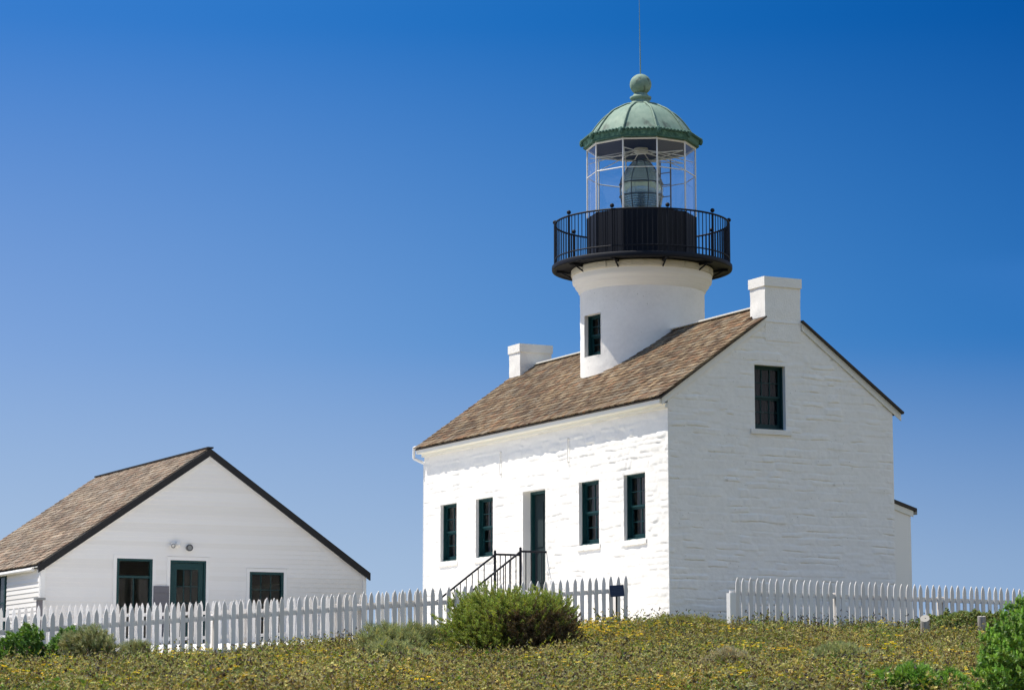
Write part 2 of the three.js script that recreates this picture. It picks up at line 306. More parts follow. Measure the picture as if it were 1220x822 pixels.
{
  const back = (xa, z0, z1) => { const ya = EY + (2 * XR - EX - xa) * Math.tan(slope), xb = 2 * XR - EX; part('roof', hexa([[xa, ya, z1], [xb, EY, z1], [xb, EY, z0], [xa, ya, z0], [xa, ya + 0.04, z1], [xb + 0.02, EY + 0.04, z1], [xb + 0.02, EY + 0.04, z0], [xa, ya + 0.04, z0]]), M.roofDeck, lighthouse); };
  back(XR, -HL - 0.04, -0.55); back(3.205, -0.55, 0.1);
}
const shingleMat = new THREE.MeshStandardMaterial({ roughness: 0.95, map: noiseTexture(256, (u, v) => { const k = 200 + 70 * tileNoise(u, v * 0.12, 40, 61) + 26 * tileNoise(u, v, 6, 62); return [k, k - 2, k - 6]; }) });
const shingleTones = [[0.34, 0.225, 0.115], [0.28, 0.175, 0.085], [0.4, 0.285, 0.16], [0.22, 0.13, 0.062], [0.35, 0.255, 0.15], [0.33, 0.175, 0.08], [0.32, 0.245, 0.16], [0.18, 0.108, 0.052]];
function shingleCourses(parent, name, x0, y0, ang, len, z0, z1, expo, label, skip, tone = 1, faded = 0, dirX = 1) {
  const L = expo * 2.4, thick = 0.026, rows = Math.floor(len / expo), mats = [], cols = [], m = new THREE.Matrix4(), q = new THREE.Quaternion(), s = V(1, 1, 1);
  for (let r = 0; r <= rows; r++) {
    let z = z0 - rr(0, 0.1);
    while (z < z1) {
      const w = rr(0.08, 0.19), zz = Math.max(z, z0), ww = Math.min(z + w, z1) - zz; z += w + rr(0.003, 0.012);
      if (ww < 0.03) continue;
      const butt = r * expo - 0.02 + rr(-0.012, 0.012), l = Math.min(L, len - butt + 0.02), tilt = thick / L * 1.15 + rr(-0.006, 0.02), along = butt + l / 2, up = thick * 0.8 + rr(0, 0.004) + (r === 0 ? 0.01 : 0);
      const a = ang - tilt;
      if (skip && skip(x0 + Math.cos(ang) * (butt + l * 0.5), zz)) continue;
      q.setFromEuler(new THREE.Euler(rr(-0.02, 0.02), 0, dirX * a));
      m.compose(V(x0 + dirX * (Math.cos(ang) * along - Math.sin(ang) * up), y0 + Math.sin(ang) * along + Math.cos(ang) * up, zz + ww / 2), q, s.set(l, thick * rr(0.7, 1.2), ww));
      mats.push(m.clone());
      const c = shingleTones[Math.floor(rnd() * shingleTones.length)], p = 1 + 0.35 * noise(along * 0.8, zz * 0.6, 3), f = rr(0.7, 1.2) * p * tone, grey = rr(0, 0.12) + faded; const lum = (c[0] + c[1] + c[2]) / 3;
      cols.push(rgb(mix(c[0], lum, grey) * f, mix(c[1], lum, grey) * f, mix(c[2], lum, grey) * f));
    }
  }
  const im = new THREE.InstancedMesh(new THREE.BoxGeometry(1, 1, 1), shingleMat, mats.length); mats.forEach((k, i) => { im.setMatrixAt(i, k); im.setColorAt(i, cols[i]); });
  im.name = name; im.userData = { kind: 'stuff', label }; im.position.copy(parent.position).negate(); parent.add(im); return im;
}
shingleCourses(lighthouse, 'shingles', EX - SY * 0.03 * 0.5, EY + 0.03 * SX, slope, (XR - EX) / SX, -HL - 0.05, 0.11, 0.15, 'weathered brown wooden shingles of the dwelling roof', (x, z) => x > 2.2 && z > -0.58);
part('ridge_cap', box(0.2, 0.03, HL - 1.22, XR, EY + (XR - EX) * Math.tan(slope) + 0.075, -HL / 2), M.creamTrim, lighthouse);
part('eave_moulding', merged([slabF(EX + 0.01, EY - 0.075, EX + 0.06, EY - 0.075, 0.085, -HL - 0.03, 0.035), box(0.2, 0.02, HL + 0.06, EX + 0.13, EY - 0.075, -HL / 2), box(0.05, 0.07, HL + 0.05, -0.04, EY - 0.12, -HL / 2)]), M.creamTrim, lighthouse);
{ // rake boards along the gable
  const t = 0.03, yr = RIDGE; const rb = (xa, ya, xb, yb) => hexa([[xa, ya - 0.15, 0.035], [xb, yb - 0.15, 0.035], [xb, yb - 0.15, 0.012], [xa, ya - 0.15, 0.012], [xa, ya, 0.035], [xb, yb, 0.035], [xb, yb, 0.012], [xa, ya, 0.012]]);
  const yq = (x) => EY + (x < XR ? x - EX : 2 * XR - EX - x) * Math.tan(slope) - 0.004;
  part('rake_board', rb(EX + 0.07, yq(EX + 0.07), 2.32, yq(2.32)), M.limeFlat, lighthouse);
  part('rake_board', rb(3.21, yq(3.21), 2 * XR - EX - 0.02, yq(2 * XR - EX - 0.02)), M.creamTrim, lighthouse);
}
{ // little downpipe at the far eave end and two thin rods on the front wall
  part('downspout', merged([bar(V(-0.2, 7.74, -11.66), V(-0.2, 7.47, -11.68), 0.035, 8), bar(V(-0.2, 7.47, -11.68), V(0.02, 7.34, -11.53), 0.035, 8), bar(V(-0.2, 7.72, -11.67), V(-0.13, 7.74, -11.45), 0.035, 8), bar(V(0.02, 7.34, -11.53), V(0.02, 4.2, -11.53), 0.03, 8)]), M.whitePaint, lighthouse);
  for (const z of [-7.4, -4.17]) part('conduit', merged([bar(V(-0.035, 7.27, z), V(-0.035, 6.72, z), 0.011), box(0.05, 0.02, 0.03, -0.02, 7.24, z), box(0.05, 0.02, 0.03, -0.02, 6.75, z)]), M.limeFlat, lighthouse);
}
// chimneys
function chimney(x0, x1, z0, z1, yb, yt) {
  const cap = 0.2, o = 0.026;
  const g = new THREE.BoxGeometry(x1 - x0, yt - cap - yb, z1 - z0, 12, 14, 8).translate((x0 + x1) / 2, (yb + yt - cap) / 2, (z0 + z1) / 2), p = g.attributes.position;
  for (let i = 0; i < p.count; i++) { const x = p.getX(i), y = p.getY(i), z = p.getZ(i); p.setXYZ(i, x + 0.012 * noise(x * 3, y * 4, z * 3), y, z + 0.008 * noise(x * 3 + 9, y * 4, z * 3)); }
  g.computeVertexNormals();
  const c = part('chimney', g, M.lime, lighthouse);
  piece('cap', new THREE.BoxGeometry(x1 - x0 + o * 2, cap, z1 - z0 + o * 2).translate((x0 + x1) / 2, yt - cap / 2, (z0 + z1) / 2), M.lime, c);
  piece('flashing_course', box(x1 - x0 + 0.02, 0.03, z1 - z0 + 0.02, (x0 + x1) / 2, yb + (yt - yb) * 0.3, (z0 + z1) / 2), M.limeFlat, c);
  piece('flue', box(x1 - x0 - 0.3, 0.012, z1 - z0 - 0.25, (x0 + x1) / 2, yt + 0.006, (z0 + z1) / 2), M.dark, c);
}
chimney(2.335, 3.2, -0.56, 0.012, 9.0, 10.33);
chimney(2.3, 3.17, -11.52, -10.94, 9.0, 10.33);
{ // lean-to at the back of the house
  const z0 = -9, z1 = -3;
  part('lean_to_wall', merged([box(2.6, 3.2, 0.25, HW + 1.29, BASEY + 1.6, z1 - 0.125), box(0.25, 3.2, z1 - z0 - 0.26, 8.05 - 0.125, BASEY + 1.6, (z0 + z1) / 2), hexa([[HW, BASEY + 3.2, z1], [8.05, BASEY + 3.2, z1], [8.05, BASEY + 3.2, z1 - 0.25], [HW, BASEY + 3.2, z1 - 0.25], [HW, 6.7, z1], [8.05, 5.93, z1], [8.05, 5.93, z1 - 0.25], [HW, 6.7, z1 - 0.25]])]), M.limeFlat, lighthouse);
  part('lean_to_roof', hexa([[HW, 6.7, z1 + 0.06], [8.2, 5.89, z1 + 0.06], [8.2, 5.89, z0], [HW, 6.7, z0], [HW, 6.77, z1 + 0.06], [8.2, 5.96, z1 + 0.06], [8.2, 5.96, z0], [HW, 6.77, z0]]), M.roofDeck, lighthouse);
  part('rake_board', hexa([[HW, 6.56, z1 + 0.03], [8.12, 5.77, z1 + 0.03], [8.12, 5.77, z1 + 0.004], [HW, 6.56, z1 + 0.004], [HW, 6.69, z1 + 0.03], [8.12, 5.9, z1 + 0.03], [8.12, 5.9, z1 + 0.004], [HW, 6.69, z1 + 0.004]]), M.creamTrim, lighthouse);
  part('gutter', box(0.09, 0.07, z1 - z0, 8.2, 5.86, (z0 + z1) / 2), M.lampGrey, lighthouse);
}

// ---------------------------------------------------------------- tower
const AX = V(XR, 0, -5.72), ring = (th, r, y) => V(AX.x + Math.cos(th) * r, y, AX.z + Math.sin(th) * r);
const lathe = (pts, n = 72) => new THREE.LatheGeometry(pts.map((p) => new THREE.Vector2(...p)), n).translate(AX.x, 0, AX.z);
{
  const T0 = 174.2 * Math.PI / 180, TH = 13.1 * Math.PI / 180, wy0 = 9.3, wy1 = 10.24, R = 1.41;
  const ths = lines(T0 - Math.PI, T0 + Math.PI, 0.05, [T0 - TH, T0 + TH]), ys = lines(7.6, 10.84, 0.07, [wy0, wy1]), pos = [], uv = [], idx = [], n = ths.length;
  for (const y of ys) for (const t of ths) { const r = R + 0.012 * fbm(Math.cos(t) * 2.5, y * 2, Math.sin(t) * 2.5 + 4, 3) + 0.006 * noise(t * 9, y * 8), p = ring(t, r, y); pos.push(p.x, p.y, p.z); uv.push(t * R / 2.6, y / 2.6); }
  for (let j = 0; j < ys.length - 1; j++) for (let i = 0; i < n - 1; i++) {
    const ct = (ths[i] + ths[i + 1]) / 2, cy = (ys[j] + ys[j + 1]) / 2; if (Math.abs(ct - T0) < TH && cy > wy0 && cy < wy1) continue;
    const a = j * n + i; idx.push(a, a + n, a + 1, a + 1, a + n, a + n + 1);
  }
  const g = new THREE.BufferGeometry(); g.setAttribute('position', new THREE.Float32BufferAttribute(pos, 3)); g.setAttribute('uv', new THREE.Float32BufferAttribute(uv, 2)); g.setIndex(idx); g.computeVertexNormals();
  part('tower_shaft', g, new THREE.MeshStandardMaterial({ map: limewash, bumpMap: limeBump, bumpScale: 0.006, roughness: 0.9 }), lighthouse);
  const w = 2 * R * Math.sin(TH), c = ring(T0, R * Math.cos(TH), wy0);
  sashWindow(lighthouse, c, Math.PI / 2 - T0, w, wy1 - wy0, 0.1, 2, 'window', { lip: 0.025, label: 'small dark green window in the tower' });
  part('tower_core', new THREE.CylinderGeometry(0.75, 0.75, 3, 24).translate(AX.x, 9.3, AX.z), M.dark, lighthouse);
}
part('tower_cornice', lathe([[1.4, 10.8], [1.44, 10.83], [1.455, 10.88], [1.5, 10.93], [1.52, 10.96], [1.525, 11.0], [1.575, 11.04], [1.585, 11.1], [1.585, 11.2]], 96), M.lime, lighthouse);
{ // cracked stone ring under the gallery: single blocks
  const n = 22, cut = Array.from({ length: n }, (_, i) => (i + rr(-0.3, 0.3)) / n * Math.PI * 2); cut.push(cut[0] + Math.PI * 2);
  for (let i = 0; i < n; i++) {
    const a0 = cut[i] + rr(0, 0.006), a1 = cut[i + 1], o = rr(-0.012, 0.012), pos = [], uv = [], idx = [], seg = 4;
    for (const [r, y] of [[1.3, 11.2], [1.6 + o, 11.2], [1.615 + o, 11.225], [1.615 + o, 11.34], [1.59 + o, 11.36], [1.3, 11.36]]) for (let k = 0; k <= seg; k++) { const p = ring(mix(a0, a1, k / seg), r + 0.012 * noise(i * 3 + k, y * 20), y); pos.push(p.x, p.y, p.z); uv.push(k / seg * 0.2, y); }
    for (let j = 0; j < 5; j++) for (let k = 0; k < seg; k++) { const a = j * (seg + 1) + k; idx.push(a, a + seg + 1, a + 1, a + 1, a + seg + 1, a + seg + 2); }
    const g = new THREE.BufferGeometry(); g.setAttribute('position', new THREE.Float32BufferAttribute(pos, 3)); g.setAttribute('uv', new THREE.Float32BufferAttribute(uv, 2)); g.setIndex(idx); g.computeVertexNormals();
    part('stone', g, M.stoneRim, lighthouse);
  }
  part('tower_core', new THREE.CylinderGeometry(1.5, 1.4, 0.5, 32).translate(AX.x, 11.09, AX.z), M.limeFlat, lighthouse);
}
// gallery deck, brackets and railing
const VIEW = Math.atan2(43.13 + 5.72, -25.485 - XR), STEP = Math.PI / 5, FACE0 = VIEW + 0.5 * STEP + 0.02;
part('gallery_deck', lathe([[0.01, 11.37], [1.98, 11.37], [2.0, 11.34], [2.04, 11.34], [2.05, 11.37], [2.05, 11.44], [2.02, 11.46], [0.01, 11.46]], 80), M.iron, lighthouse);
const railing = part('gallery_railing', merged([new THREE.TorusGeometry(1.98, 0.022, 6, 100).rotateX(Math.PI / 2).translate(AX.x, 12.42, AX.z), new THREE.TorusGeometry(1.98, 0.016, 6, 100).rotateX(Math.PI / 2).translate(AX.x, 11.6, AX.z)]), M.iron, lighthouse);
for (let i = 0; i < 10; i++) {
  const a = FACE0 + i * STEP, b0 = ring(a, 1.55, 11.32), b1 = ring(a, 1.95, 11.35);
  part('bracket', merged([bar(b0, b1, 0.035, 4), bar(ring(a, 1.6, 11.2), ring(a, 1.85, 11.34), 0.02, 5)]), M.iron, lighthouse);
  const p = ring(a, 1.98, 0); piece('post', merged([bar(V(p.x, 11.44, p.z), V(p.x, 12.44, p.z), 0.026, 7), new THREE.SphereGeometry(0.05, 10, 8).translate(p.x, 12.5, p.z)]), M.iron, railing);
  for (let k = 1; k < 11; k++) { const q = ring(a + k * STEP / 11, 1.98, 0); piece('baluster', bar(V(q.x, 11.45, q.z), V(q.x, 12.42, q.z), 0.0105, 5), M.iron, railing); }
}
// lantern room: ten-sided drum, glazing, copper dome
const LB = 12.64, LT = 14.2, LR = 1.235;
const faceRing = (r, y0, y1) => { const g = new THREE.CylinderGeometry(r, r, y1 - y0, 10, 1, true); return g; };
{
  for (let i = 0; i < 10; i++) {
    const a0 = FACE0 + i * STEP, a1 = a0 + STEP, A = ring(a0, LR, 0), B = ring(a1, LR, 0), A2 = ring(a0, LR - 0.05, 0), B2 = ring(a1, LR - 0.05, 0);
    part('drum_panel', hexa([[A.x, 11.46, A.z], [A2.x, 11.46, A2.z], [B2.x, 11.46, B2.z], [B.x, 11.46, B.z], [A.x, LB - 0.06, A.z], [A2.x, LB - 0.06, A2.z], [B2.x, LB - 0.06, B2.z], [B.x, LB - 0.06, B.z]]), M.iron, lighthouse);
    part('drum_seam', merged([bar(V(A.x, 11.46, A.z), V(A.x, LB - 0.05, A.z), 0.018, 5), ...[1, 2].map((k) => { const p = A.clone().lerp(B, k / 3); return bar(V(p.x, 11.46, p.z), V(p.x, LB - 0.05, p.z), 0.01, 4); })]), M.iron, lighthouse);
    part('mullion', bar(V(A.x, LB - 0.06, A.z), V(A.x, LT, A.z), 0.021, 4), M.whitePaint, lighthouse);
    const MID = 13.52;
    part('glazing_bar', merged([bar(V(A.x, MID, A.z), V(B.x, MID, B.z), 0.013, 4), bar(V(A.x, LT - 0.03, A.z), V(B.x, LT - 0.03, B.z), 0.028, 4)]), M.whitePaint, lighthouse);
    for (const [y0, y1] of [[LB, MID - 0.012], [MID + 0.012, LT - 0.05]]) {
      const c = A.clone().add(B).multiplyScalar(0.5), pg = new THREE.PlaneGeometry(A.distanceTo(B) - 0.03, y1 - y0);
      const o = part('pane', pg, M.lanternGlass, lighthouse); o.position.add(V(c.x, (y0 + y1) / 2, c.z)); o.rotation.y = Math.PI / 2 - (a0 + STEP / 2);
    }
  }
  part('lantern_floor', new THREE.CylinderGeometry(1.16, 1.16, 0.04, 20).translate(AX.x, LB - 0.12, AX.z), M.ironGrey, lighthouse);
  // soffit with thin pale tie rods below it
  part('lantern_ceiling', new THREE.CylinderGeometry(1.24, 1.24, 0.03, 20).translate(AX.x, LT + 0.02, AX.z), M.dark, lighthouse);
  for (let i = 0; i < 5; i++) { const a = FACE0 + i * STEP * 2, p = ring(a, 1.18, 13.98), q = ring(a + Math.PI * 0.8, 1.18, 13.98); part('tie_rod', bar(p, q, 0.012, 5), M.whitePaint, lighthouse); }
  for (let i = 0; i < 10; i++) { const a = FACE0 + i * STEP; part('brace_rod', bar(ring(a, 1.19, 13.85), ring(a, 0.15, 14.14), 0.011, 5), M.whitePaint, lighthouse); }
  part('ceiling_hub', new THREE.CylinderGeometry(0.16, 0.16, 0.1, 16).translate(AX.x, 14.14, AX.z), M.whitePaint, lighthouse);
  // ladder standing on the far side of the gallery floor
  const la = VIEW + Math.PI + 0.42, lb = la + 0.26; const P = ring(la, 1.08, 0), Q = ring(lb, 1.08, 0);
  part('ladder', merged([bar(V(P.x, LB - 0.1, P.z), V(P.x, 14.1, P.z), 0.018), bar(V(Q.x, LB - 0.1, Q.z), V(Q.x, 14.1, Q.z), 0.018), ...[0, 1, 2, 3, 4].map((k) => bar(V(P.x, LB + 0.05 + k * 0.28, P.z), V(Q.x, LB + 0.05 + k * 0.28, Q.z), 0.012))]), M.ironGrey, lighthouse);
}
{ // beehive lens of ring prisms in a metal cage
  const lens = new THREE.Group(); lens.name = 'fresnel_lens'; lens.position.copy(AX).sub(lighthouse.position).setY(LB - lighthouse.position.y); lighthouse.add(lens);
  const rAt = (t) => (t < 0.32 ? mix(0.4, 0.47, t / 0.32) : t < 0.58 ? 0.475 : mix(0.475, 0.16, Math.pow((t - 0.58) / 0.42, 1.5)));
  const H = 1.22, n = 24; for (let i = 0; i < n; i++) {
    const t0 = i / n, t1 = (i + 0.86) / n, tm = (t0 + t1) / 2; if (tm > 0.34 && tm < 0.56) continue;
    const a = rAt(t0), b = rAt(t1), m = rAt(tm) + 0.022;
    piece('prism_ring', new THREE.LatheGeometry([[a - 0.045, t0 * H], [a, t0 * H], [m, tm * H], [b, t1 * H], [b - 0.045, t1 * H], [a - 0.045, t0 * H]].map((p) => new THREE.Vector2(...p)), 40), M.lensGlass, lens, [0, 0.02, 0]);
  }
  piece('drum_lens', new THREE.LatheGeometry([[0.43, 0.34 * H], [0.485, 0.35 * H], [0.505, 0.45 * H], [0.485, 0.55 * H], [0.43, 0.56 * H], [0.43, 0.34 * H]].map((p) => new THREE.Vector2(...p)), 48), M.lensGlass, lens, [0, 0.02, 0]);
  for (let i = 0; i < 8; i++) { const a = i / 8 * Math.PI * 2 + 0.2, pts = []; for (let k = 0; k <= 12; k++) { const r = rAt(k / 12) + 0.03; pts.push(V(Math.cos(a) * r, 0.02 + k / 12 * H, Math.sin(a) * r)); } piece('rib', new THREE.TubeGeometry(new THREE.CatmullRomCurve3(pts), 14, 0.011, 5), M.brass, lens); }
  for (const t of [0, 0.335, 0.565, 1]) piece('hoop', new THREE.TorusGeometry(rAt(t) + 0.025, 0.013, 6, 40).rotateX(Math.PI / 2).translate(0, 0.02 + t * H, 0), M.brass, lens);
  piece('lamp_stand', new THREE.CylinderGeometry(0.07, 0.12, 0.6, 14).translate(0, 0.3, 0), M.brass, lens);
}
{ // copper dome
  const DP = [[1.26, 14.36], [1.2, 14.44], [1.13, 14.55], [1.04, 14.68], [0.92, 14.83], [0.76, 14.98], [0.58, 15.08], [0.4, 15.17], [0.26, 15.21], [0.22, 15.22]];
  const sector = (pts, a0, a1) => { const pos = [], uv = [], idx = []; pts.forEach(([r, y]) => { for (let k = 0; k <= 4; k++) { const A = ring(a0, r, y), B = ring(a1, r, y), p = A.lerp(B, k / 4), bul = 1 + 0.012 * Math.sin(k / 4 * Math.PI); pos.push(AX.x + (p.x - AX.x) * bul, p.y, AX.z + (p.z - AX.z) * bul); uv.push(a0 + k * 0.06, y * 0.8); } }); for (let j = 0; j < pts.length - 1; j++) for (let k = 0; k < 4; k++) { const a = j * 5 + k; idx.push(a, a + 5, a + 1, a + 1, a + 5, a + 6); } const g = new THREE.BufferGeometry(); g.setAttribute('position', new THREE.Float32BufferAttribute(pos, 3)); g.setAttribute('uv', new THREE.Float32BufferAttribute(uv, 2)); g.setIndex(idx); g.computeVertexNormals(); return g; };
  const dome = part('dome', lathe([[1.2, 14.36], [0.2, 14.4]], 10), M.copper, lighthouse);
  for (let i = 0; i < 10; i++) {
    const a0 = FACE0 + i * STEP, a1 = a0 + STEP;
    piece('dome_panel', sector(DP, a0, a1), M.copper, dome);
    piece('dome_rib', new THREE.TubeGeometry(new THREE.CatmullRomCurve3(DP.map(([r, y]) => ring(a0, r + 0.008, y + 0.008))), 20, 0.024, 5), M.copper, dome);
    // gutter with a wavy upper edge, one length on each side
    const A = ring(a0, 1.36, 0), B = ring(a1, 1.36, 0), A2 = ring(a0, 1.22, 0), B2 = ring(a1, 1.22, 0), A3 = ring(a0, 1.31, 0), B3 = ring(a1, 1.31, 0);
    piece('gutter', merged([hexa([[A3.x, 14.2, A3.z], [A2.x, 14.2, A2.z], [B2.x, 14.2, B2.z], [B3.x, 14.2, B3.z], [A.x, 14.37, A.z], [A2.x, 14.37, A2.z], [B2.x, 14.37, B2.z], [B.x, 14.37, B.z]]), bar(V(A3.x, 14.215, A3.z), V(B3.x, 14.215, B3.z), 0.022, 6)]), M.verdigris, dome);
    const leaf = []; for (let k = 0; k < 9; k++) { const p = A.clone().lerp(B, (k + 0.5) / 9); leaf.push(new THREE.SphereGeometry(0.045, 7, 5).scale(1, 0.9, 1).translate(p.x, 14.37, p.z)); }
    piece('gutter_cresting', merged(leaf), M.verdigris, dome);
    const p = ring(a0, 1.36, 0); piece('spout', new THREE.SphereGeometry(0.07, 8, 6).scale(0.8, 1.3, 0.8).translate(p.x, 14.33, p.z), M.verdigris, dome);
  }
  piece('neck', lathe([[0.3, 15.17], [0.31, 15.22], [0.23, 15.24], [0.2, 15.32], [0.24, 15.34], [0.25, 15.39], [0.19, 15.42], [0.15, 15.48]], 32), M.copper, dome);
  piece('ball_finial', new THREE.SphereGeometry(0.25, 32, 22).scale(1, 0.98, 1).translate(AX.x, 15.69, AX.z), M.copper, dome);
  piece('lightning_rod', bar(V(AX.x, 15.9, AX.z), V(AX.x - 0.02, 17.72, AX.z), 0.014, 6, 0.005), M.copper, dome);
}

// ---------------------------------------------------------------- entry steps with iron railings
{
  const t = thing('entry_steps', 'white entry steps with black iron railings at the lighthouse front door', 'steps', V(-0.9, 3.0, -5.8));
  part('landing', box(0.68, 4.04 - 2.6, 1.5, -0.36, (4.04 + 2.6) / 2, -5.82), M.limeFlat, t);
  for (let i = 0; i < 5; i++) { const top = 4.04 - 0.17 * (i + 1); part('step', box(0.28, top - 2.6, 1.5, -0.7 - 0.14 - i * 0.28 - 0.002, (top + 2.6) / 2, -5.82), M.limeFlat, t); }
  for (const z of [-5.22, -6.45]) {
    const R = part('railing', merged([bar(V(0.01, 4.88, z), V(-0.63, 4.88, z), 0.024, 8), new THREE.TubeGeometry(new THREE.CatmullRomCurve3([V(-0.63, 4.88, z), V(-0.72, 4.8, z), V(-0.82, 4.73, z), V(-1.4, 4.3, z), V(-2.1, 3.78, z)]), 24, 0.024, 7), bar(V(-2.1, 3.1, z), V(-2.1, 3.78, z), 0.018)]), M.iron, t);
    piece('post', merged([bar(V(-0.63, 4.0, z), V(-0.63, 4.92, z), 0.03, 8), new THREE.SphereGeometry(0.032, 8, 6).translate(-0.63, 4.94, z)]), M.iron, R);
    for (let k = 1; k < 5; k++) piece('baluster', bar(V(-0.63 + k * 0.13, 4.02, z), V(-0.63 + k * 0.13, 4.88, z), 0.012, 5), M.iron, R);
    for (let k = 1; k < 9; k++) { const x = -0.75 - k * 0.145, yt = 4.78 + (x + 0.75) * 0.74; piece('baluster', bar(V(x, yt - 0.86, z), V(x, yt, z), 0.012, 5), M.iron, R); }
  }
}

// ---------------------------------------------------------------- weatherboarded outbuilding
{
  const Z = -19.5, ZB = -29.12, X0 = -7.0, X1 = 2.0, XRS = -2.54, EYS = 5.1, RYS = 8.2, Y0 = 2.85;
  const b = thing('weatherboard_building', 'low white weatherboard building with a brown shingle roof and black gable trim', 'building', V((X0 + X1) / 2, 3, (Z + ZB) / 2));
  const xl = (y) => (y <= EYS ? X0 : mix(X0, XRS, (y - EYS) / (RYS - EYS))), xrr = (y) => (y <= EYS ? X1 : mix(X1, XRS, (y - EYS) / (RYS - EYS)));
  const holes = [[-5.02, -4.05, 3.1, 5.35], [-3.57, -2.58, 3.1, 5.34], [-1.36, -0.39, 3.35, 5.09]], C = 0.09;
  const sh = new THREE.Shape([[X0, Y0], [X1, Y0], [X1, EYS], [XRS, RYS], [X0, EYS]].map((p) => new THREE.Vector2(...p)));
  for (const [a, q, c, d] of holes) sh.holes.push(new THREE.Path([[a, c], [q, c], [q, d], [a, d]].map((p) => new THREE.Vector2(...p))));
  part('wall', new THREE.ExtrudeGeometry(sh, { depth: 0.1, bevelEnabled: false }).translate(0, 0, Z - 0.1), M.siding[0], b);
  part('wall', new THREE.ExtrudeGeometry(new THREE.Shape([[X0, Y0], [X1, Y0], [X1, EYS], [XRS, RYS], [X0, EYS]].map((p) => new THREE.Vector2(...p))), { depth: 0.1, bevelEnabled: false }).translate(0, 0, ZB), M.siding[0], b);
  part('wall', box(0.1, EYS - Y0, Z - ZB - 0.22, X0 + 0.05, (EYS + Y0) / 2, (Z + ZB) / 2), M.siding[0], b);
  part('wall', box(0.1, EYS - Y0, Z - ZB - 0.22, X1 - 0.05, (EYS + Y0) / 2, (Z + ZB) / 2), M.siding[0], b);
  part('floor', box(X1 - X0 - 0.3, 0.1, Z - ZB - 0.3, (X0 + X1) / 2, 3.06, (Z + ZB) / 2), M.floor, b);
  // weatherboards, one by one
  const expo = 0.122; let r = 0;
  for (let y = 3.0; y < RYS - 0.06; y += expo, r++) {
    const yt = Math.min(y + expo + 0.012, RYS - 0.02); let seg = [[xl(y) + 0.09, xrr(y) - 0.09, xl(yt) + 0.09, xrr(yt) - 0.09]];
    if (seg[0][1] - seg[0][0] < 0.1) continue;
    for (const [a, q, c, d] of holes) if (yt > c - C && y < d + C - 0.05) seg = seg.flatMap(([p0, p1, t0, t1]) => (p0 < a - C && p1 > q + C ? [[p0, a - C, t0, a - C], [q + C, p1, q + C, t1]] : [[p0, p1, t0, t1]]));
    for (const [p0, p1, t0, t1] of seg) {
      if (t1 - t0 < 0.02) continue; const j = rr(-0.001, 0.001), zf = Z + 0.024 + j, zt = Z + 0.008 + j;
      part('weatherboard', hexa([[p0, y, zf], [p1, y, zf], [p1, y, Z + 0.001], [p0, y, Z + 0.001], [t0, yt, zt], [t1, yt, zt], [t1, yt, Z + 0.001], [t0, yt, Z + 0.001]]), M.siding[Math.floor(rnd() * 3)], b);
    }
    if (yt < EYS) {
      for (const [za, zb] of [[ZB + 0.1, -23.9], [-22.62, Z - 0.09]]) part('weatherboard', hexa([[X0 - 0.024, y, zb], [X0 - 0.001, y, zb], [X0 - 0.001, y, za], [X0 - 0.024, y, za], [X0 - 0.008, yt, zb], [X0 - 0.001, yt, zb], [X0 - 0.001, yt, za], [X0 - 0.008, yt, za]]), M.siding[Math.floor(rnd() * 3)], b);
      if (y < 3.5) part('weatherboard', hexa([[X0 - 0.024, y, -22.64], [X0 - 0.001, y, -22.64], [X0 - 0.001, y, -23.88], [X0 - 0.024, y, -23.88], [X0 - 0.008, yt, -22.64], [X0 - 0.001, yt, -22.64], [X0 - 0.001, yt, -23.88], [X0 - 0.008, yt, -23.88]]), M.siding[0], b);
    }
  }
  for (const [x, w] of [[X0 + 0.03, 0.12], [X1 - 0.05, 0.1]]) part('corner_board', box(w, EYS - 2.9, 0.04, x, (EYS + 2.9) / 2, Z + 0.021), M.whitePaint, b);
  part('corner_board', box(0.036, EYS - 2.92, 0.09, X0 - 0.019, (EYS + 2.9) / 2, Z - 0.045), M.whitePaint, b);
  const rakeW = (xa, ya, xb, yb, hgt, z0, z1, m, nm) => part(nm, hexa([[xa, ya - hgt, z1], [xb, yb - hgt, z1], [xb, yb - hgt, z0], [xa, ya - hgt, z0], [xa, ya, z1], [xb, yb, z1], [xb, yb, z0], [xa, ya, z0]]), m, b);
  const SL = (RYS - EYS) / (XRS - X0), SRr = (RYS - EYS) / (X1 - XRS), EO = 0.1;
  const ridgeY = RYS + 0.1;
  rakeW(X0 - EO, ridgeY - (XRS - X0 + EO) * SL, XRS, ridgeY, 0.2, Z + 0.03, Z + 0.1, M.blackTrim, 'rake_trim');
  rakeW(XRS, ridgeY, X1 + EO, ridgeY - (X1 - XRS + EO) * SRr, 0.2, Z + 0.03, Z + 0.1, M.blackTrim, 'rake_trim');
  rakeW(X0 - 0.03, EYS + 0.02, XRS, RYS - 0.075, 0.12, Z + 0.027, Z + 0.045, M.whitePaint, 'frieze_board');
  rakeW(XRS, RYS - 0.075, X1 + 0.03, EYS + 0.02, 0.12, Z + 0.027, Z + 0.045, M.whitePaint, 'frieze_board');
  const ang = Math.atan(SL), len = (XRS - X0 + EO) / Math.cos(ang), yE = ridgeY - (XRS - X0 + EO) * SL;
  part('roof', slabF(X0 - EO, yE - 0.06, XRS, ridgeY - 0.06, 0.04, ZB - 0.1, Z + 0.03), M.roofDeck, b);
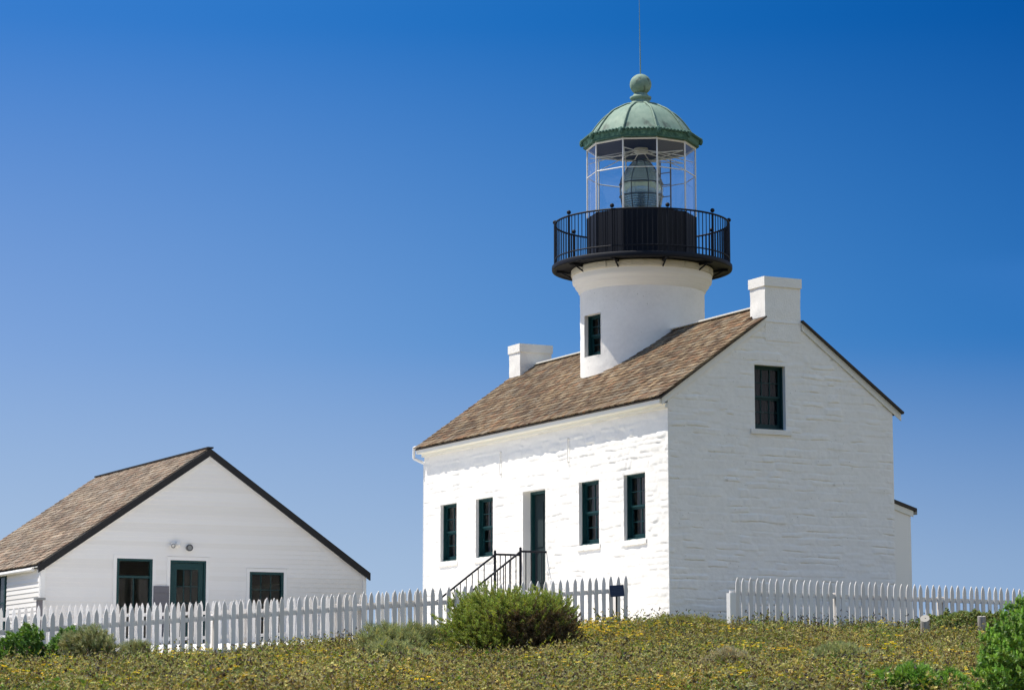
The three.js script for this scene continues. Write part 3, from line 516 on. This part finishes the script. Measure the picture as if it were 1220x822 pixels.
  part('roof', hexa([[XRS, ridgeY - 0.07, Z + 0.03], [X1 + EO, ridgeY - 0.07 - (X1 - XRS + EO) * SRr, Z + 0.03], [X1 + EO, ridgeY - 0.07 - (X1 - XRS + EO) * SRr, ZB - 0.1], [XRS, ridgeY - 0.07, ZB - 0.1], [XRS, ridgeY + 0.01, Z + 0.03], [X1 + EO, ridgeY + 0.01 - (X1 - XRS + EO) * SRr, Z + 0.03], [X1 + EO, ridgeY + 0.01 - (X1 - XRS + EO) * SRr, ZB - 0.1], [XRS, ridgeY + 0.01, ZB - 0.1]]), M.roofDeck, b);
  shingleCourses(b, 'shingles', X0 - EO, yE - 0.012, ang, len, ZB - 0.12, Z + 0.035, 0.17, 'sun-bleached brown wooden shingles of the low building', null, 1.6, 0.3);
  part('ridge_cap', box(0.17, 0.04, Z - ZB + 0.1, XRS, ridgeY + 0.022, (Z + ZB) / 2 + 0.045), M.blackTrim, b);
  part('fascia', box(0.03, 0.06, Z - ZB + 0.1, X0 - EO + 0.02, yE - 0.055, (Z + ZB) / 2 - 0.1), M.blackTrim, b);
  part('gutter', new THREE.CylinderGeometry(0.05, 0.05, Z - ZB - 0.35, 10, 1, false).scale(1, 1, 1).rotateX(Math.PI / 2).translate(X0 - EO - 0.015, yE - 0.1, (Z + ZB) / 2 - 0.2), M.whitePaint, b);
  part('soffit', box(EO + 0.02, 0.02, Z - ZB + 0.05, X0 - EO / 2 - 0.01, EYS - 0.02, (Z + ZB) / 2), M.creamTrim, b);
  part('eave_trim', box(0.16, 0.18, 0.14, X0 - 0.03, EYS - 0.02 + 0.02, Z + 0.02), M.blackTrim, b);
  // openings
  const casing = (a, q, c, d) => part('casing', merged([box(C, d - c + C, 0.03, a - C / 2, (c + d + C) / 2, Z + 0.018), box(C, d - c + C, 0.03, q + C / 2, (c + d + C) / 2, Z + 0.018), box(q - a, C, 0.03, (a + q) / 2, d + C / 2, Z + 0.018)]), M.siding[2], b);
  holes.forEach((h) => casing(...h));
  const grp = (nm, h, label) => { const g = new THREE.Group(); g.name = nm; g.userData.label = label; g.position.set((h[0] + h[1]) / 2, h[2], Z).sub(b.position); b.add(g); return [g, h[1] - h[0], h[3] - h[2]]; };
  const grid = (g, w, y0, y1, cols, rows, z) => {
    for (let c = 1; c < cols; c++) piece('muntin', box(0.022, y1 - y0, 0.03, -w / 2 + w * c / cols, (y0 + y1) / 2, z), M.teal, g);
    for (let k = 1; k < rows; k++) piece('muntin', box(w, 0.022, 0.028, 0, mix(y0, y1, k / rows), z), M.teal, g);
    for (let c = 0; c < cols; c++) for (let k = 0; k < rows; k++) piece('pane', new THREE.PlaneGeometry(w / cols - 0.018, (y1 - y0) / rows - 0.018), M.glass, g, [-w / 2 + w * (c + 0.5) / cols, mix(y0, y1, (k + 0.5) / rows), z], [rr(-0.012, 0.012), rr(-0.012, 0.012), 0]);
  };
  { const [g, w, h] = grp('window', holes[0], 'tall window with its upper part open'); piece('frame', merged([box(0.07, h, 0.1, -w / 2 + 0.035, h / 2, -0.03), box(0.07, h, 0.1, w / 2 - 0.035, h / 2, -0.03), box(w - 0.14, 0.06, 0.1, 0, h - 0.03, -0.03), box(w - 0.14, 0.06, 0.09, 0, h - 0.47, -0.04)]), M.teal, g); grid(g, w - 0.14, 0.25, h - 0.5, 2, 2, -0.06); piece('bottom_rail', box(w - 0.14, 0.25, 0.05, 0, 0.125, -0.06), M.teal, g); }
  { const [g, w, h] = grp('door', holes[1], 'green glazed door'); piece('frame', merged([box(0.06, h, 0.1, -w / 2 + 0.03, h / 2, -0.03), box(0.06, h, 0.1, w / 2 - 0.03, h / 2, -0.03), box(w - 0.12, 0.06, 0.1, 0, h - 0.03, -0.03)]), M.teal, g); const lw = w - 0.13; piece('leaf', merged([box(0.13, h - 0.07, 0.045, -lw / 2 + 0.065, (h - 0.07) / 2, -0.04), box(0.13, h - 0.07, 0.045, lw / 2 - 0.065, (h - 0.07) / 2, -0.04), box(lw - 0.26, 0.17, 0.045, 0, h - 0.155, -0.04), box(lw - 0.26, 0.7, 0.045, 0, 0.35, -0.04)]), M.teal, g); grid(g, lw - 0.26, 0.7, h - 0.24, 3, 3, -0.04); piece('handle', new THREE.CylinderGeometry(0.018, 0.018, 0.12, 8), M.lampGrey, g, [lw / 2 - 0.05, 1.0, 0.0]); }
  { const [g, w, h] = grp('window', holes[2], 'small paned window nearest the lighthouse'); piece('frame', merged([box(0.07, h, 0.1, -w / 2 + 0.035, h / 2, -0.03), box(0.07, h, 0.1, w / 2 - 0.035, h / 2, -0.03), box(w - 0.14, 0.07, 0.1, 0, h - 0.035, -0.03), box(w - 0.14, 0.07, 0.1, 0, 0.035, -0.03)]), M.teal, g); grid(g, w - 0.14, 0.07, h - 0.07, 3, 4, -0.05); }
  { const g = new THREE.Group(); g.name = 'window'; g.userData.label = 'sash window in the sunlit side wall'; g.position.set(X0, 3.6, -23.26).sub(b.position); g.rotation.y = -Math.PI / 2; b.add(g); piece('frame', merged([box(0.08, 1.36, 0.05, -0.56, 0.68, 0.03), box(0.08, 1.36, 0.05, 0.56, 0.68, 0.03), box(1.2, 0.08, 0.05, 0, 1.4, 0.03), box(1.2, 0.08, 0.05, 0, -0.04, 0.03), box(1.04, 0.05, 0.03, 0, 0.68, 0.02)]), M.teal, g); grid(g, 1.04, 0, 1.36, 2, 2, 0.02); piece('shade', box(1.04, 1.36, 0.005, 0, 0.68, 0.006), M.dark, g); }
  part('notice_panel', box(0.42, 1.3, 0.03, -3.81, 4.01, Z + 0.045), M.boardGrey, b, 'grey ribbed panel between the door and the tall window');
  for (let k = 0; k < 8; k++) part('panel_rib', box(0.42, 0.02, 0.012, -3.81, 3.5 + k * 0.14, Z + 0.066), M.boardGrey, b);
  { const l = part('flood_lamp', merged([new THREE.CylinderGeometry(0.05, 0.07, 0.1, 12).rotateX(1.1).translate(-3.55, 5.73, Z + 0.12), new THREE.CylinderGeometry(0.05, 0.07, 0.1, 12).rotateX(1.1).translate(-3.4, 5.75, Z + 0.12), box(0.08, 0.08, 0.05, -3.47, 5.77, Z + 0.045)]), M.siding[1], b); piece('lens_ring', new THREE.TorusGeometry(0.05, 0.012, 6, 14).translate(-3.55, 5.7, Z + 0.17), M.lampGrey, l); }
  { const l = part('round_vent', new THREE.CylinderGeometry(0.075, 0.085, 0.1, 18).rotateX(Math.PI / 2).translate(-3.07, 5.67, Z + 0.06), M.lampGrey, b); piece('vent_rim', new THREE.TorusGeometry(0.075, 0.014, 6, 18).translate(-3.07, 5.67, Z + 0.11), M.ironGrey, l); }
}

// ---------------------------------------------------------------- picket fences
const picketShape = (() => { const s = new THREE.Shape(), w = 0.0415; s.moveTo(-w, 0); s.lineTo(w, 0); s.lineTo(w, 0.97); s.bezierCurveTo(w, 1.06, w * 0.6, 1.1, 0, 1.15); s.bezierCurveTo(-w * 0.6, 1.1, -w, 1.06, -w, 0.97); return s; })();
const picketGeo = new THREE.ExtrudeGeometry(picketShape, { depth: 0.021, bevelEnabled: false, curveSegments: 4 });
function fence(label, x0, x1, z, spacing, topY, posts, railFrom, extra) {
  const f = thing('picket_fence', label, 'fence', V(x0, topY(x0) - 1.15, z), 'white picket fences');
  const px = []; for (let x = x0; x <= x1 + 1e-6; x += spacing) px.push(x);
  for (const x of px) {
    const o = new THREE.Mesh(picketGeo, M.fencePaint[Math.floor(rnd() * 3)]); o.name = 'picket'; o.position.set(x + rr(-0.006, 0.006), topY(x) - 1.15 + rr(-0.012, 0.012), z).sub(f.position); o.rotation.z = rr(-0.012, 0.012); o.rotation.y = rr(-0.03, 0.03); f.add(o);
  }
  const rail = (dy) => { const a = railFrom ?? x0 - 0.04, b = x1 + 0.04, n = 6; for (let k = 0; k < n; k++) { const xa = mix(a, b, k / n), xb = mix(a, b, (k + 1) / n), ya = topY(xa) - dy, yb = topY(xb) - dy; part('rail', hexa([[xa, ya - 0.085, z - 0.003], [xb, yb - 0.085, z - 0.003], [xb, yb - 0.085, z - 0.045], [xa, ya - 0.085, z - 0.045], [xa, ya, z - 0.003], [xb, yb, z - 0.003], [xb, yb, z - 0.045], [xa, ya, z - 0.045]]), M.fencePaint[k % 3], f); } };
  rail(0.25); rail(0.87);
  for (const x of posts) part('post', box(0.1, 1.2, 0.1, x, topY(x) - 0.22 - 0.6, z - 0.1), M.fencePaint[0], f);
  if (extra) extra(f);
}
const lineY = (pts) => (x) => { let k = 0; while (k < pts.length - 2 && x > pts[k + 1][0]) k++; const [a, p] = pts[k], [c, q] = pts[k + 1]; return p + (q - p) * (x - a) / (c - a); };
fence('long white picket fence in the foreground left of the lighthouse, crossed by the round bush', -17.44, -1.26, 0.5, 0.1583, (x) => 3.13 + (x + 13.48) * 0.0793, [-17.3, -14.8, -12.2, -9.68, -6.87, -4.62, -1.42]);
fence('bright white picket fence further back, in front of the weatherboard building', -10.9, 3.4, -17, 0.1555, lineY([[-10.9, 3.82], [-8.31, 3.96], [-6.63, 4.05], [-4.47, 4.14], [-2.01, 4.25], [1.01, 4.47], [3.5, 4.65]]), [-10, -7.4, -4.9, -2.4, 0.1, 2.6]);
fence('white picket fence right of the lighthouse corner, below the shaded gable', 0.0, 12.2, 2.5, 0.152, lineY([[0, 3.99], [3, 3.96], [7, 3.92], [13, 3.86]]), [2.3, 4.8, 7.3, 9.8, 11.9], -0.14, (f) => part('end_post', box(0.13, 1.5, 0.13, -0.14, 3.69 - 0.75, 2.53), M.whitePaint, f, 'wide white end post'));

// ---------------------------------------------------------------- sign, stumps, corner post
{
  const p = V(-1.64, groundY(-1.64, 0.8), 0.8), s = thing('plaque_sign', 'small dark blue plaque on a thin post before the fence end', 'sign', p);
  const turn = -0.45;
  const pl = piece('plaque', new THREE.ExtrudeGeometry((() => { const a = new THREE.Shape(), w = 0.135, h = 0.108, r = 0.02; a.moveTo(-w + r, -h); a.lineTo(w - r, -h); a.quadraticCurveTo(w, -h, w, -h + r); a.lineTo(w, h - r); a.quadraticCurveTo(w, h, w - r, h); a.lineTo(-w + r, h); a.quadraticCurveTo(-w, h, -w, h - r); a.lineTo(-w, -h + r); a.quadraticCurveTo(-w, -h, -w + r, -h); return a; })(), { depth: 0.012, bevelEnabled: true, bevelSize: 0.003, bevelThickness: 0.003, bevelSegments: 2 }), M.plaque, s, [0, 3.77 - p.y, 0], [-0.15, turn, 0]);
  piece('lettering', merged([0.06, 0.025, -0.005, -0.035].map((y, i) => box([0.19, 0.15, 0.2, 0.12][i], 0.008, 0.002, 0, y, 0.0165))), M.plaqueText, pl);
  piece('post', bar(V(0, -0.3, -0.02), V(0, 3.77 - p.y, -0.02), 0.016, 8), M.iron, s);
}
function stump(x, z, h, r, cut, label) {
  const y = groundY(x, z), s = thing('log_stump', label, 'stump', V(x, y, z));
  const n = 20, m = 8, pos = [], uv = [], idx = []; const topAt = (a) => h + cut * Math.cos(a - 2.3 - Math.PI) * r;
  for (let j = 0; j <= m; j++) for (let i = 0; i <= n; i++) { const a = i / n * Math.PI * 2, q = r * (1 + 0.06 * noise(Math.cos(a) * 2, Math.sin(a) * 2, x) + 0.03 * noise(Math.cos(a) * 6, j * 0.8, x)); pos.push(Math.cos(a) * q, mix(-0.3, topAt(a), j / m), Math.sin(a) * q); uv.push(i / n, mix(0, h, j / m)); }
  for (let j = 0; j < m; j++) for (let i = 0; i < n; i++) { const a = j * (n + 1) + i; idx.push(a, a + n + 1, a + 1, a + 1, a + n + 1, a + n + 2); }
  const g = new THREE.BufferGeometry(); g.setAttribute('position', new THREE.Float32BufferAttribute(pos, 3)); g.setAttribute('uv', new THREE.Float32BufferAttribute(uv, 2)); g.setIndex(idx); g.computeVertexNormals();
  piece('trunk', g, M.log, s);
  const cp = [0, h, 0], ci = []; for (let i = 0; i < n; i++) { const k = (m * (n + 1) + i) * 3; cp.push(pos[k], pos[k + 1] + 0.001, pos[k + 2]); ci.push(0, i + 1, ((i + 1) % n) + 1); ci.push(0, ((i + 1) % n) + 1, i + 1); }
  const cgm = new THREE.BufferGeometry(); cgm.setAttribute('position', new THREE.Float32BufferAttribute(cp, 3)); cgm.setIndex(ci.filter((_, i) => i % 6 < 3)); cgm.computeVertexNormals();
  const e = piece('sawn_end', cgm, M.logEnd, s); piece('knot_hole', new THREE.CylinderGeometry(0.012, 0.012, 0.01, 8), M.dark, e, [0.01, h + 0.003, 0.0]);
}
stump(1.5, 6.38, 0.5, 0.085, 0.75, 'grey log stump with pale slanting sawn top in the grass before the right fence');
stump(3.02, 6.03, 0.54, 0.075, 0.15, 'grey log stump with flat top beside the bright green bush at the right edge');
{ const p = thing('corner_post', 'short grey post with cap at the outbuilding corner behind the fence', 'post', V(-7.12, 3.0, -19.2)); part('shaft', box(0.13, 1.35, 0.13, -7.12, 3.55, -19.2), M.boardGrey, p); part('cap', box(0.24, 0.06, 0.24, -7.12, 4.255, -19.2), M.lampGrey, p); }

// ---------------------------------------------------------------- vegetation
function blades() { return { pos: [], nor: [], col: [], tri(a, b, c, k) { const n = V().subVectors(b, a).cross(V().subVectors(c, a)).normalize(); for (const p of [a, b, c]) { this.pos.push(p.x, p.y, p.z); this.nor.push(n.x, n.y, n.z); this.col.push(...k); } }, leaf(p, d, l, w, k) { // pointed leaf: two triangles with a fold
  const s = V(-d.z, rr(-0.4, 0.4), d.x); if (s.lengthSq() < 1e-4) s.set(1, 0, 0); s.normalize().applyAxisAngle(d, rr(0, 6.28)); const m = p.clone().addScaledVector(d, l * 0.45), t = p.clone().addScaledVector(d, l); this.tri(p, m.clone().addScaledVector(s, w / 2), t, k); this.tri(p, t, m.clone().addScaledVector(s, -w / 2), k); }, stem(a, b, w, k) { const d = V().subVectors(b, a), s = V(d.z + rr(-0.1, 0.1), 0, -d.x + 0.05).normalize().applyAxisAngle(V(0, 1, 0), rr(0, 6)).multiplyScalar(w / 2); this.tri(a.clone().add(s), b, a.clone().sub(s), k); const s2 = V(-s.z, 0, s.x); this.tri(a.clone().add(s2), b, a.clone().sub(s2), k); }, geo() { const g = new THREE.BufferGeometry(); g.setAttribute('position', new THREE.Float32BufferAttribute(this.pos, 3)); g.setAttribute('normal', new THREE.Float32BufferAttribute(this.nor, 3)); g.setAttribute('color', new THREE.Float32BufferAttribute(this.col, 3)); return g; } }; }
const dir = (el, az) => V(Math.cos(el) * Math.cos(az), Math.sin(el), Math.cos(el) * Math.sin(az));
const leafMat = new THREE.MeshPhysicalMaterial({ vertexColors: true, roughness: 0.9, side: THREE.DoubleSide, transmission: 0.4, thickness: 0 });
const jit = (c, a = 0.25) => { const f = rr(1 - a, 1 + a); return c.map((q) => q * f * rr(0.92, 1.08)); };
const K = { tan: [0.45, 0.33, 0.055], straw: [0.6, 0.5, 0.14], brown: [0.16, 0.1, 0.03], dk: [0.05, 0.03, 0.018], olive: [0.27, 0.285, 0.024], green: [0.14, 0.25, 0.016], sage: [0.28, 0.29, 0.13], yellow: [0.88, 0.66, 0.02], gold: [0.8, 0.5, 0.03], pale: [0.6, 0.55, 0.35] };
function tuft(kind) {
  const b = blades(), H = { dry: 0.3, green: 0.27, bloom: 0.32, seed: 0.42, sage: 0.34 }[kind];
  const nS = { dry: 13, green: 12, bloom: 11, seed: 9, sage: 46 }[kind];
  for (let i = 0; i < nS; i++) {
    const az = rr(0, 6.28), el = rr(0.75, 1.5), l = H * rr(0.55, 1.1), p = V(rr(-0.09, 0.09), -0.04, rr(-0.09, 0.09)), d = dir(el, az), e = p.clone().addScaledVector(d, l);
    if (kind === 'sage') { b.leaf(p, d, l, 0.011, jit(rnd() < 0.7 ? K.sage : K.straw)); continue; }
    b.stem(p, e, 0.006, jit(kind === 'dry' ? (rnd() < 0.6 ? K.tan : K.brown) : K.olive));
    const nl = kind === 'seed' ? 4 : 11;
    for (let k = 0; k < nl; k++) { const t = rr(0.15, 1), q = p.clone().addScaledVector(d, l * t), c = kind === 'dry' ? (rnd() < 0.36 ? K.tan : rnd() < 0.62 ? K.olive : K.brown) : rnd() < 0.55 ? K.green : rnd() < 0.75 ? K.olive : K.tan; b.leaf(q, dir(rr(-0.2, 1.1), rr(0, 6.28)), rr(0.018, 0.046), rr(0.007, 0.014), jit(c, 0.4)); }
    if (kind === 'dry' && rnd() < 0.75) { const c = rnd() < 0.55 ? K.brown : K.straw; for (let k = 0; k < 4; k++) b.leaf(e, dir(rr(-0.3, 1.4), rr(0, 6.28)), rr(0.016, 0.03), 0.014, jit(c)); }
    if (kind === 'seed') for (let k = 0; k < 5; k++) b.leaf(e, dir(rr(-0.6, 1.4), rr(0, 6.28)), rr(0.014, 0.024), 0.014, jit(K.dk));
    if (kind === 'bloom' && rnd() < 0.8) { const c = rnd() < 0.75 ? K.yellow : K.gold, tl = rr(0, 6.28); for (let k = 0; k < 9; k++) b.leaf(e, dir(rr(0.1, 0.4), k * 0.7 + tl), rr(0.017, 0.026), 0.013, jit(c, 0.15)); b.leaf(e, V(0, 1, 0), 0.012, 0.016, jit(K.gold)); }
  }
  return b.geo();
}
// where the wild plants grow: the slope below the fences, not the yard
const CAMX = -25.485, CAMZ = 43.13, FX = 0.4539, FZ = -0.8911, RX = 0.8911, RZ = 0.4539;
const wild = (x, z) => (x < -0.75 ? z > 0.62 : x < 0 ? z > -0.25 : x < 14 ? z > 0.06 : true);
function scatter(name, label, category, kind, count, density, variants = 1, size = [0.75, 1.35]) {
  const mats = [], cols = [], m = new THREE.Matrix4(), q = new THREE.Quaternion(), up = V(0, 1, 0);
  for (let i = 0; i < count; i++) {
    const dep = Math.sqrt(rr(22 * 22, 53 * 53)), lat = rr(-1, 1) * (dep * 0.205 + 3), x = CAMX + FX * dep + RX * lat, z = CAMZ + FZ * dep + RZ * lat;
    if (!wild(x, z) || rnd() > density(x, z)) continue;
    const s = rr(...size) * (1 + 0.55 * noise(x * 0.8, z * 0.8, 77) + 0.35 * noise(x * 2.6, z * 2.6, 78)); q.setFromAxisAngle(up, rr(0, 6.28));
    m.compose(V(x, groundY(x, z), z), q, V(s, s * rr(0.75, 1.15), s)); mats.push(m.clone());
    const f = rr(0.65, 1.2) * (1 + 0.3 * noise(x * 0.5, z * 0.5, 80)), w = rr(-0.08, 0.08) + 0.14 * noise(x * 0.35, z * 0.35, 81); cols.push(rgb(f * (1 + w), f, f * (1 - w)));
  }
  const im = new THREE.InstancedMesh(tuft(kind), leafMat, mats.length); mats.forEach((k, i) => { im.setMatrixAt(i, k); im.setColorAt(i, cols[i]); });
  im.name = numbered(name); im.userData = { kind: 'stuff', label, category }; scene.add(im);
}
const patchy = (f, s, lo, hi) => (x, z) => smooth(lo, hi, noise(x * f, z * f, s) + 0.5 * noise(x * f * 3, z * f * 3, s + 3));
for (const v of [0, 1, 2]) scatter('dry_wildflowers', ['dry brown and straw coloured wildflowers covering the slope', 'withered tan herbs mixed through the slope', 'faded seed-bearing herbs all over the slope'][v], 'wildflowers', 'dry', 15000, (x, z) => 0.92 - 0.62 * patchy(0.3, 4, -0.1, 0.35)(x, z));
for (const v of [0, 1]) scatter('green_herbs', ['low green herbs growing in patches on the slope', 'olive green leafy herbs between the dry flowers'][v], 'herbs', 'green', 17000, (x, z) => 0.2 + 0.8 * patchy(0.3, 4 + v, -0.1, 0.35)(x, z));
scatter('yellow_daisies', 'small yellow daisies scattered over the dry slope', 'flowers', 'bloom', 15000, (x, z) => { const g = (cx, cz, r) => Math.exp(-((x - cx) ** 2 + (z - cz) ** 2) / (r * r)); return 0.02 + 0.16 * patchy(0.55, 12, 0.15, 0.5)(x, z) + 0.75 * g(-4.1, 5.0, 1.3) + g(-11.1, 1.6, 0.7) + 0.5 * g(-2.8, 2.8, 1.2); }, 1, [0.85, 1.3]);
scatter('tall_weeds', 'tall leafy weeds standing above the herbs near the lighthouse corner', 'weeds', 'green', 11000, (x, z) => 0.012 + 0.6 * Math.exp(-((x + 1.0) ** 2 / 2.5 + (z - 2.2) ** 2 / 1.2)) + 0.09 * patchy(0.5, 33, 0.2, 0.5)(x, z), 1, [1.3, 2.1]);
scatter('dark_seed_heads', 'thin stalks with dark seed heads rising above the herbs', 'flowers', 'seed', 8000, (x, z) => 0.14 + 0.6 * smooth(7, 1, z) * smooth(-12, -2, x), 1, [0.8, 1.4]);

// ---- bushes
function bush(name, label, x, z, R, Hh, opt, group) {
  const y = groundY(x, z), g = thing(name, label, opt.cat || 'bush', V(x, y, z), group);
  const b = blades(); // one sprig
  for (let i = 0; i < opt.n; i++) { const az = rr(0, 6.28), p = V(0, opt.len * rr(0, 0.75), 0), d = dir(rr(opt.el[0], opt.el[1]), az); b.leaf(p, d, opt.leaf * rr(0.7, 1.3), opt.wide, jit(rnd() < 0.82 ? opt.c : opt.c2, 0.3)); }
  b.stem(V(0, -0.05, 0), V(0, opt.len * 0.8, 0), 0.008, K.brown);
  const mats = [], cols = [], q = new THREE.Quaternion(), m = new THREE.Matrix4();
  const lobes = []; for (let i = 0; i < opt.lobes; i++) { const a = rr(0, 6.28), r = Math.sqrt(rnd()) * 0.62; lobes.push([Math.cos(a) * r * R[0], rr(0.28, 0.62) * Hh, Math.sin(a) * r * R[1], rr(0.3, 0.5)]); }
  for (let i = 0; i < opt.sprigs; i++) {
    const L = lobes[Math.floor(rnd() * lobes.length)], u = dir(Math.asin(rr(-0.75, 1)), rr(0, 6.28)), k = Math.pow(rnd(), 0.33) * (1 + 0.25 * noise(u.x * 2 + L[0] * 3, u.y * 2, u.z * 2 + L[2] * 3));
    const px = L[0] + u.x * k * L[3] * R[0], py = L[1] + u.y * k * L[3] * Hh, pz = L[2] + u.z * k * L[3] * R[1];
    if (py < -0.02) continue;
    const d = V(px / R[0], py / Hh * 1.1 + 0.15, pz / R[1]).normalize().add(V(rr(-0.5, 0.5), rr(-0.3, 0.6), rr(-0.5, 0.5))).normalize();
    q.setFromUnitVectors(V(0, 1, 0), d); const s = rr(0.7, 1.25);
    m.compose(V(px, py, pz), q, V(s, s, s)); mats.push(m.clone()); const f = rr(0.7, 1.25), w = rr(-0.12, 0.12), browned = opt.brownSide && rnd() < 0.8 * smooth(-0.1, 0.35, (px * 0.7 + pz * 0.75) / R[0] - 0.2 * noise(px * 4, py * 4, pz * 4)) * smooth(0.85, 0.6, py / Hh); cols.push(browned ? rgb(f * 0.42, f * 0.24, f * 0.5) : rgb(f * (1 + w), f, f * (1 - w)));   // browner, darker sprigs low on one side
  }
  const im = new THREE.InstancedMesh(b.geo(), leafMat, mats.length); mats.forEach((k, i) => { im.setMatrixAt(i, k); im.setColorAt(i, cols[i]); }); im.name = 'foliage'; im.userData.kind = 'stuff'; g.add(im);
  const st = []; for (const L of lobes) { const a = V(L[0] * 0.15, -0.1, L[2] * 0.15), e = V(L[0], L[1], L[2]); st.push(bar(a, e, 0.016 * opt.stem, 5, 0.008 * opt.stem)); for (let k = 0; k < 5; k++) { const s = a.clone().lerp(e, rr(0.35, 0.9)); st.push(bar(s, s.clone().add(V(rr(-1, 1) * R[0] * 0.3, rr(0.05, 0.4) * Hh, rr(-1, 1) * R[1] * 0.3)), 0.008 * opt.stem, 4, 0.003 * opt.stem)); } }
  piece('stems', merged(st), M.bark, g);
}
M.bark = mat(0.1, 0.07, 0.05, 0.95);
const coyote = { n: 46, len: 0.14, leaf: 0.036, wide: 0.009, el: [0.3, 1.35], c: [0.33, 0.41, 0.05], c2: [0.36, 0.29, 0.08], stem: 1.3 };
const lush = { n: 30, len: 0.09, leaf: 0.045, wide: 0.022, el: [-0.1, 1.2], c: [0.17, 0.31, 0.03], c2: [0.26, 0.38, 0.055], stem: 1 };
const silver = { n: 30, len: 0.13, leaf: 0.07, wide: 0.008, el: [0.5, 1.4], c: [0.38, 0.41, 0.15], c2: [0.5, 0.42, 0.19], stem: 0.7 };
bush('round_bush', 'large rounded olive green bush with bare brown twigs standing before the fence near the steps', -7.3, 7.45, [1.14, 0.98], 1.12, { ...coyote, lobes: 44, sprigs: 11000, brownSide: true });
bush('low_bush', 'dark leafy green bush at the left end of the long fence, nearest the picture edge', -13.75, 2.0, [0.54, 0.46], 0.86, { ...lush, lobes: 9, sprigs: 2200 });
bush('low_bush', 'dark leafy green bush next to the silvery tussock at left', -13.1, 2.35, [0.54, 0.48], 0.86, { ...lush, lobes: 9, sprigs: 2400 });
bush('silvery_tussock', 'pale grey-green feathery tussock right of the dark bushes at left', -12.75, 3.1, [0.54, 0.46], 0.82, { ...silver, cat: 'tussock', lobes: 10, sprigs: 1900 });
bush('silvery_tussock', 'small pale feathery tussock beside the yellow flowers at left', -12.05, 3.0, [0.36, 0.3], 0.5, { ...silver, cat: 'tussock', lobes: 7, sprigs: 1000 });
bush('silvery_tussock', 'broad grey-green tussock before the middle of the long fence', -8.6, 6.2, [0.85, 0.6], 0.62, { ...silver, cat: 'tussock', lobes: 16, sprigs: 3200 });
bush('silvery_tussock', 'pale straw tussock low in the foreground below the lighthouse corner', -7.96, 15.0, [0.42, 0.36], 0.34, { ...silver, c: [0.5, 0.45, 0.24], cat: 'tussock', lobes: 7, sprigs: 900 });
bush('silvery_tussock', 'sage coloured tussock low in the foreground left of the round bush', -10.23, 9.4, [0.6, 0.45], 0.42, { ...silver, cat: 'tussock', lobes: 9, sprigs: 1400 });
bush('silvery_tussock', 'grey-green tussock low in the foreground right of the middle', -4.97, 13.2, [0.6, 0.5], 0.38, { ...silver, cat: 'tussock', lobes: 9, sprigs: 1300 });
bush('grass_clump', 'bright green grassy clump touching the left side of the round bush', -7.9, 5.9, [0.5, 0.42], 0.5, { ...silver, c: [0.2, 0.27, 0.05], cat: 'grass clump', lobes: 8, sprigs: 1500 });
bush('near_bush', 'bright green bush cut by the right edge of the picture, closest to the viewer', -11.0, 25.86, [1.1, 0.95], 1.14, { ...lush, c: [0.2, 0.36, 0.03], lobes: 26, sprigs: 9000 });
bush('sprawling_plant', 'low bright green plant at the foot of the right edge bush', -10.75, 23.0, [0.5, 0.44], 0.42, { ...lush, c: [0.22, 0.38, 0.04], el: [0.5, 1.4], wide: 0.014, leaf: 0.07, lobes: 9, sprigs: 2000 });
bush('fence_shrub', 'dull green shrub between the two log stumps and the right fence', 3.7, 5.0, [1.5, 0.6], 0.55, { ...lush, c: [0.25, 0.31, 0.05], c2: [0.36, 0.31, 0.1], lobes: 24, sprigs: 5200 });
bush('corner_herb', 'leafy herb clump at the foot of the lighthouse corner', -1.2, 2.5, [1.2, 0.6], 0.32, { ...silver, c: [0.34, 0.36, 0.07], c2: [0.36, 0.27, 0.08], cat: 'herb clump', lobes: 12, sprigs: 1800 });

scene.traverse((o) => { if (o.isMesh) { o.castShadow = true; o.receiveShadow = true; } });
renderer.render(scene, camera);
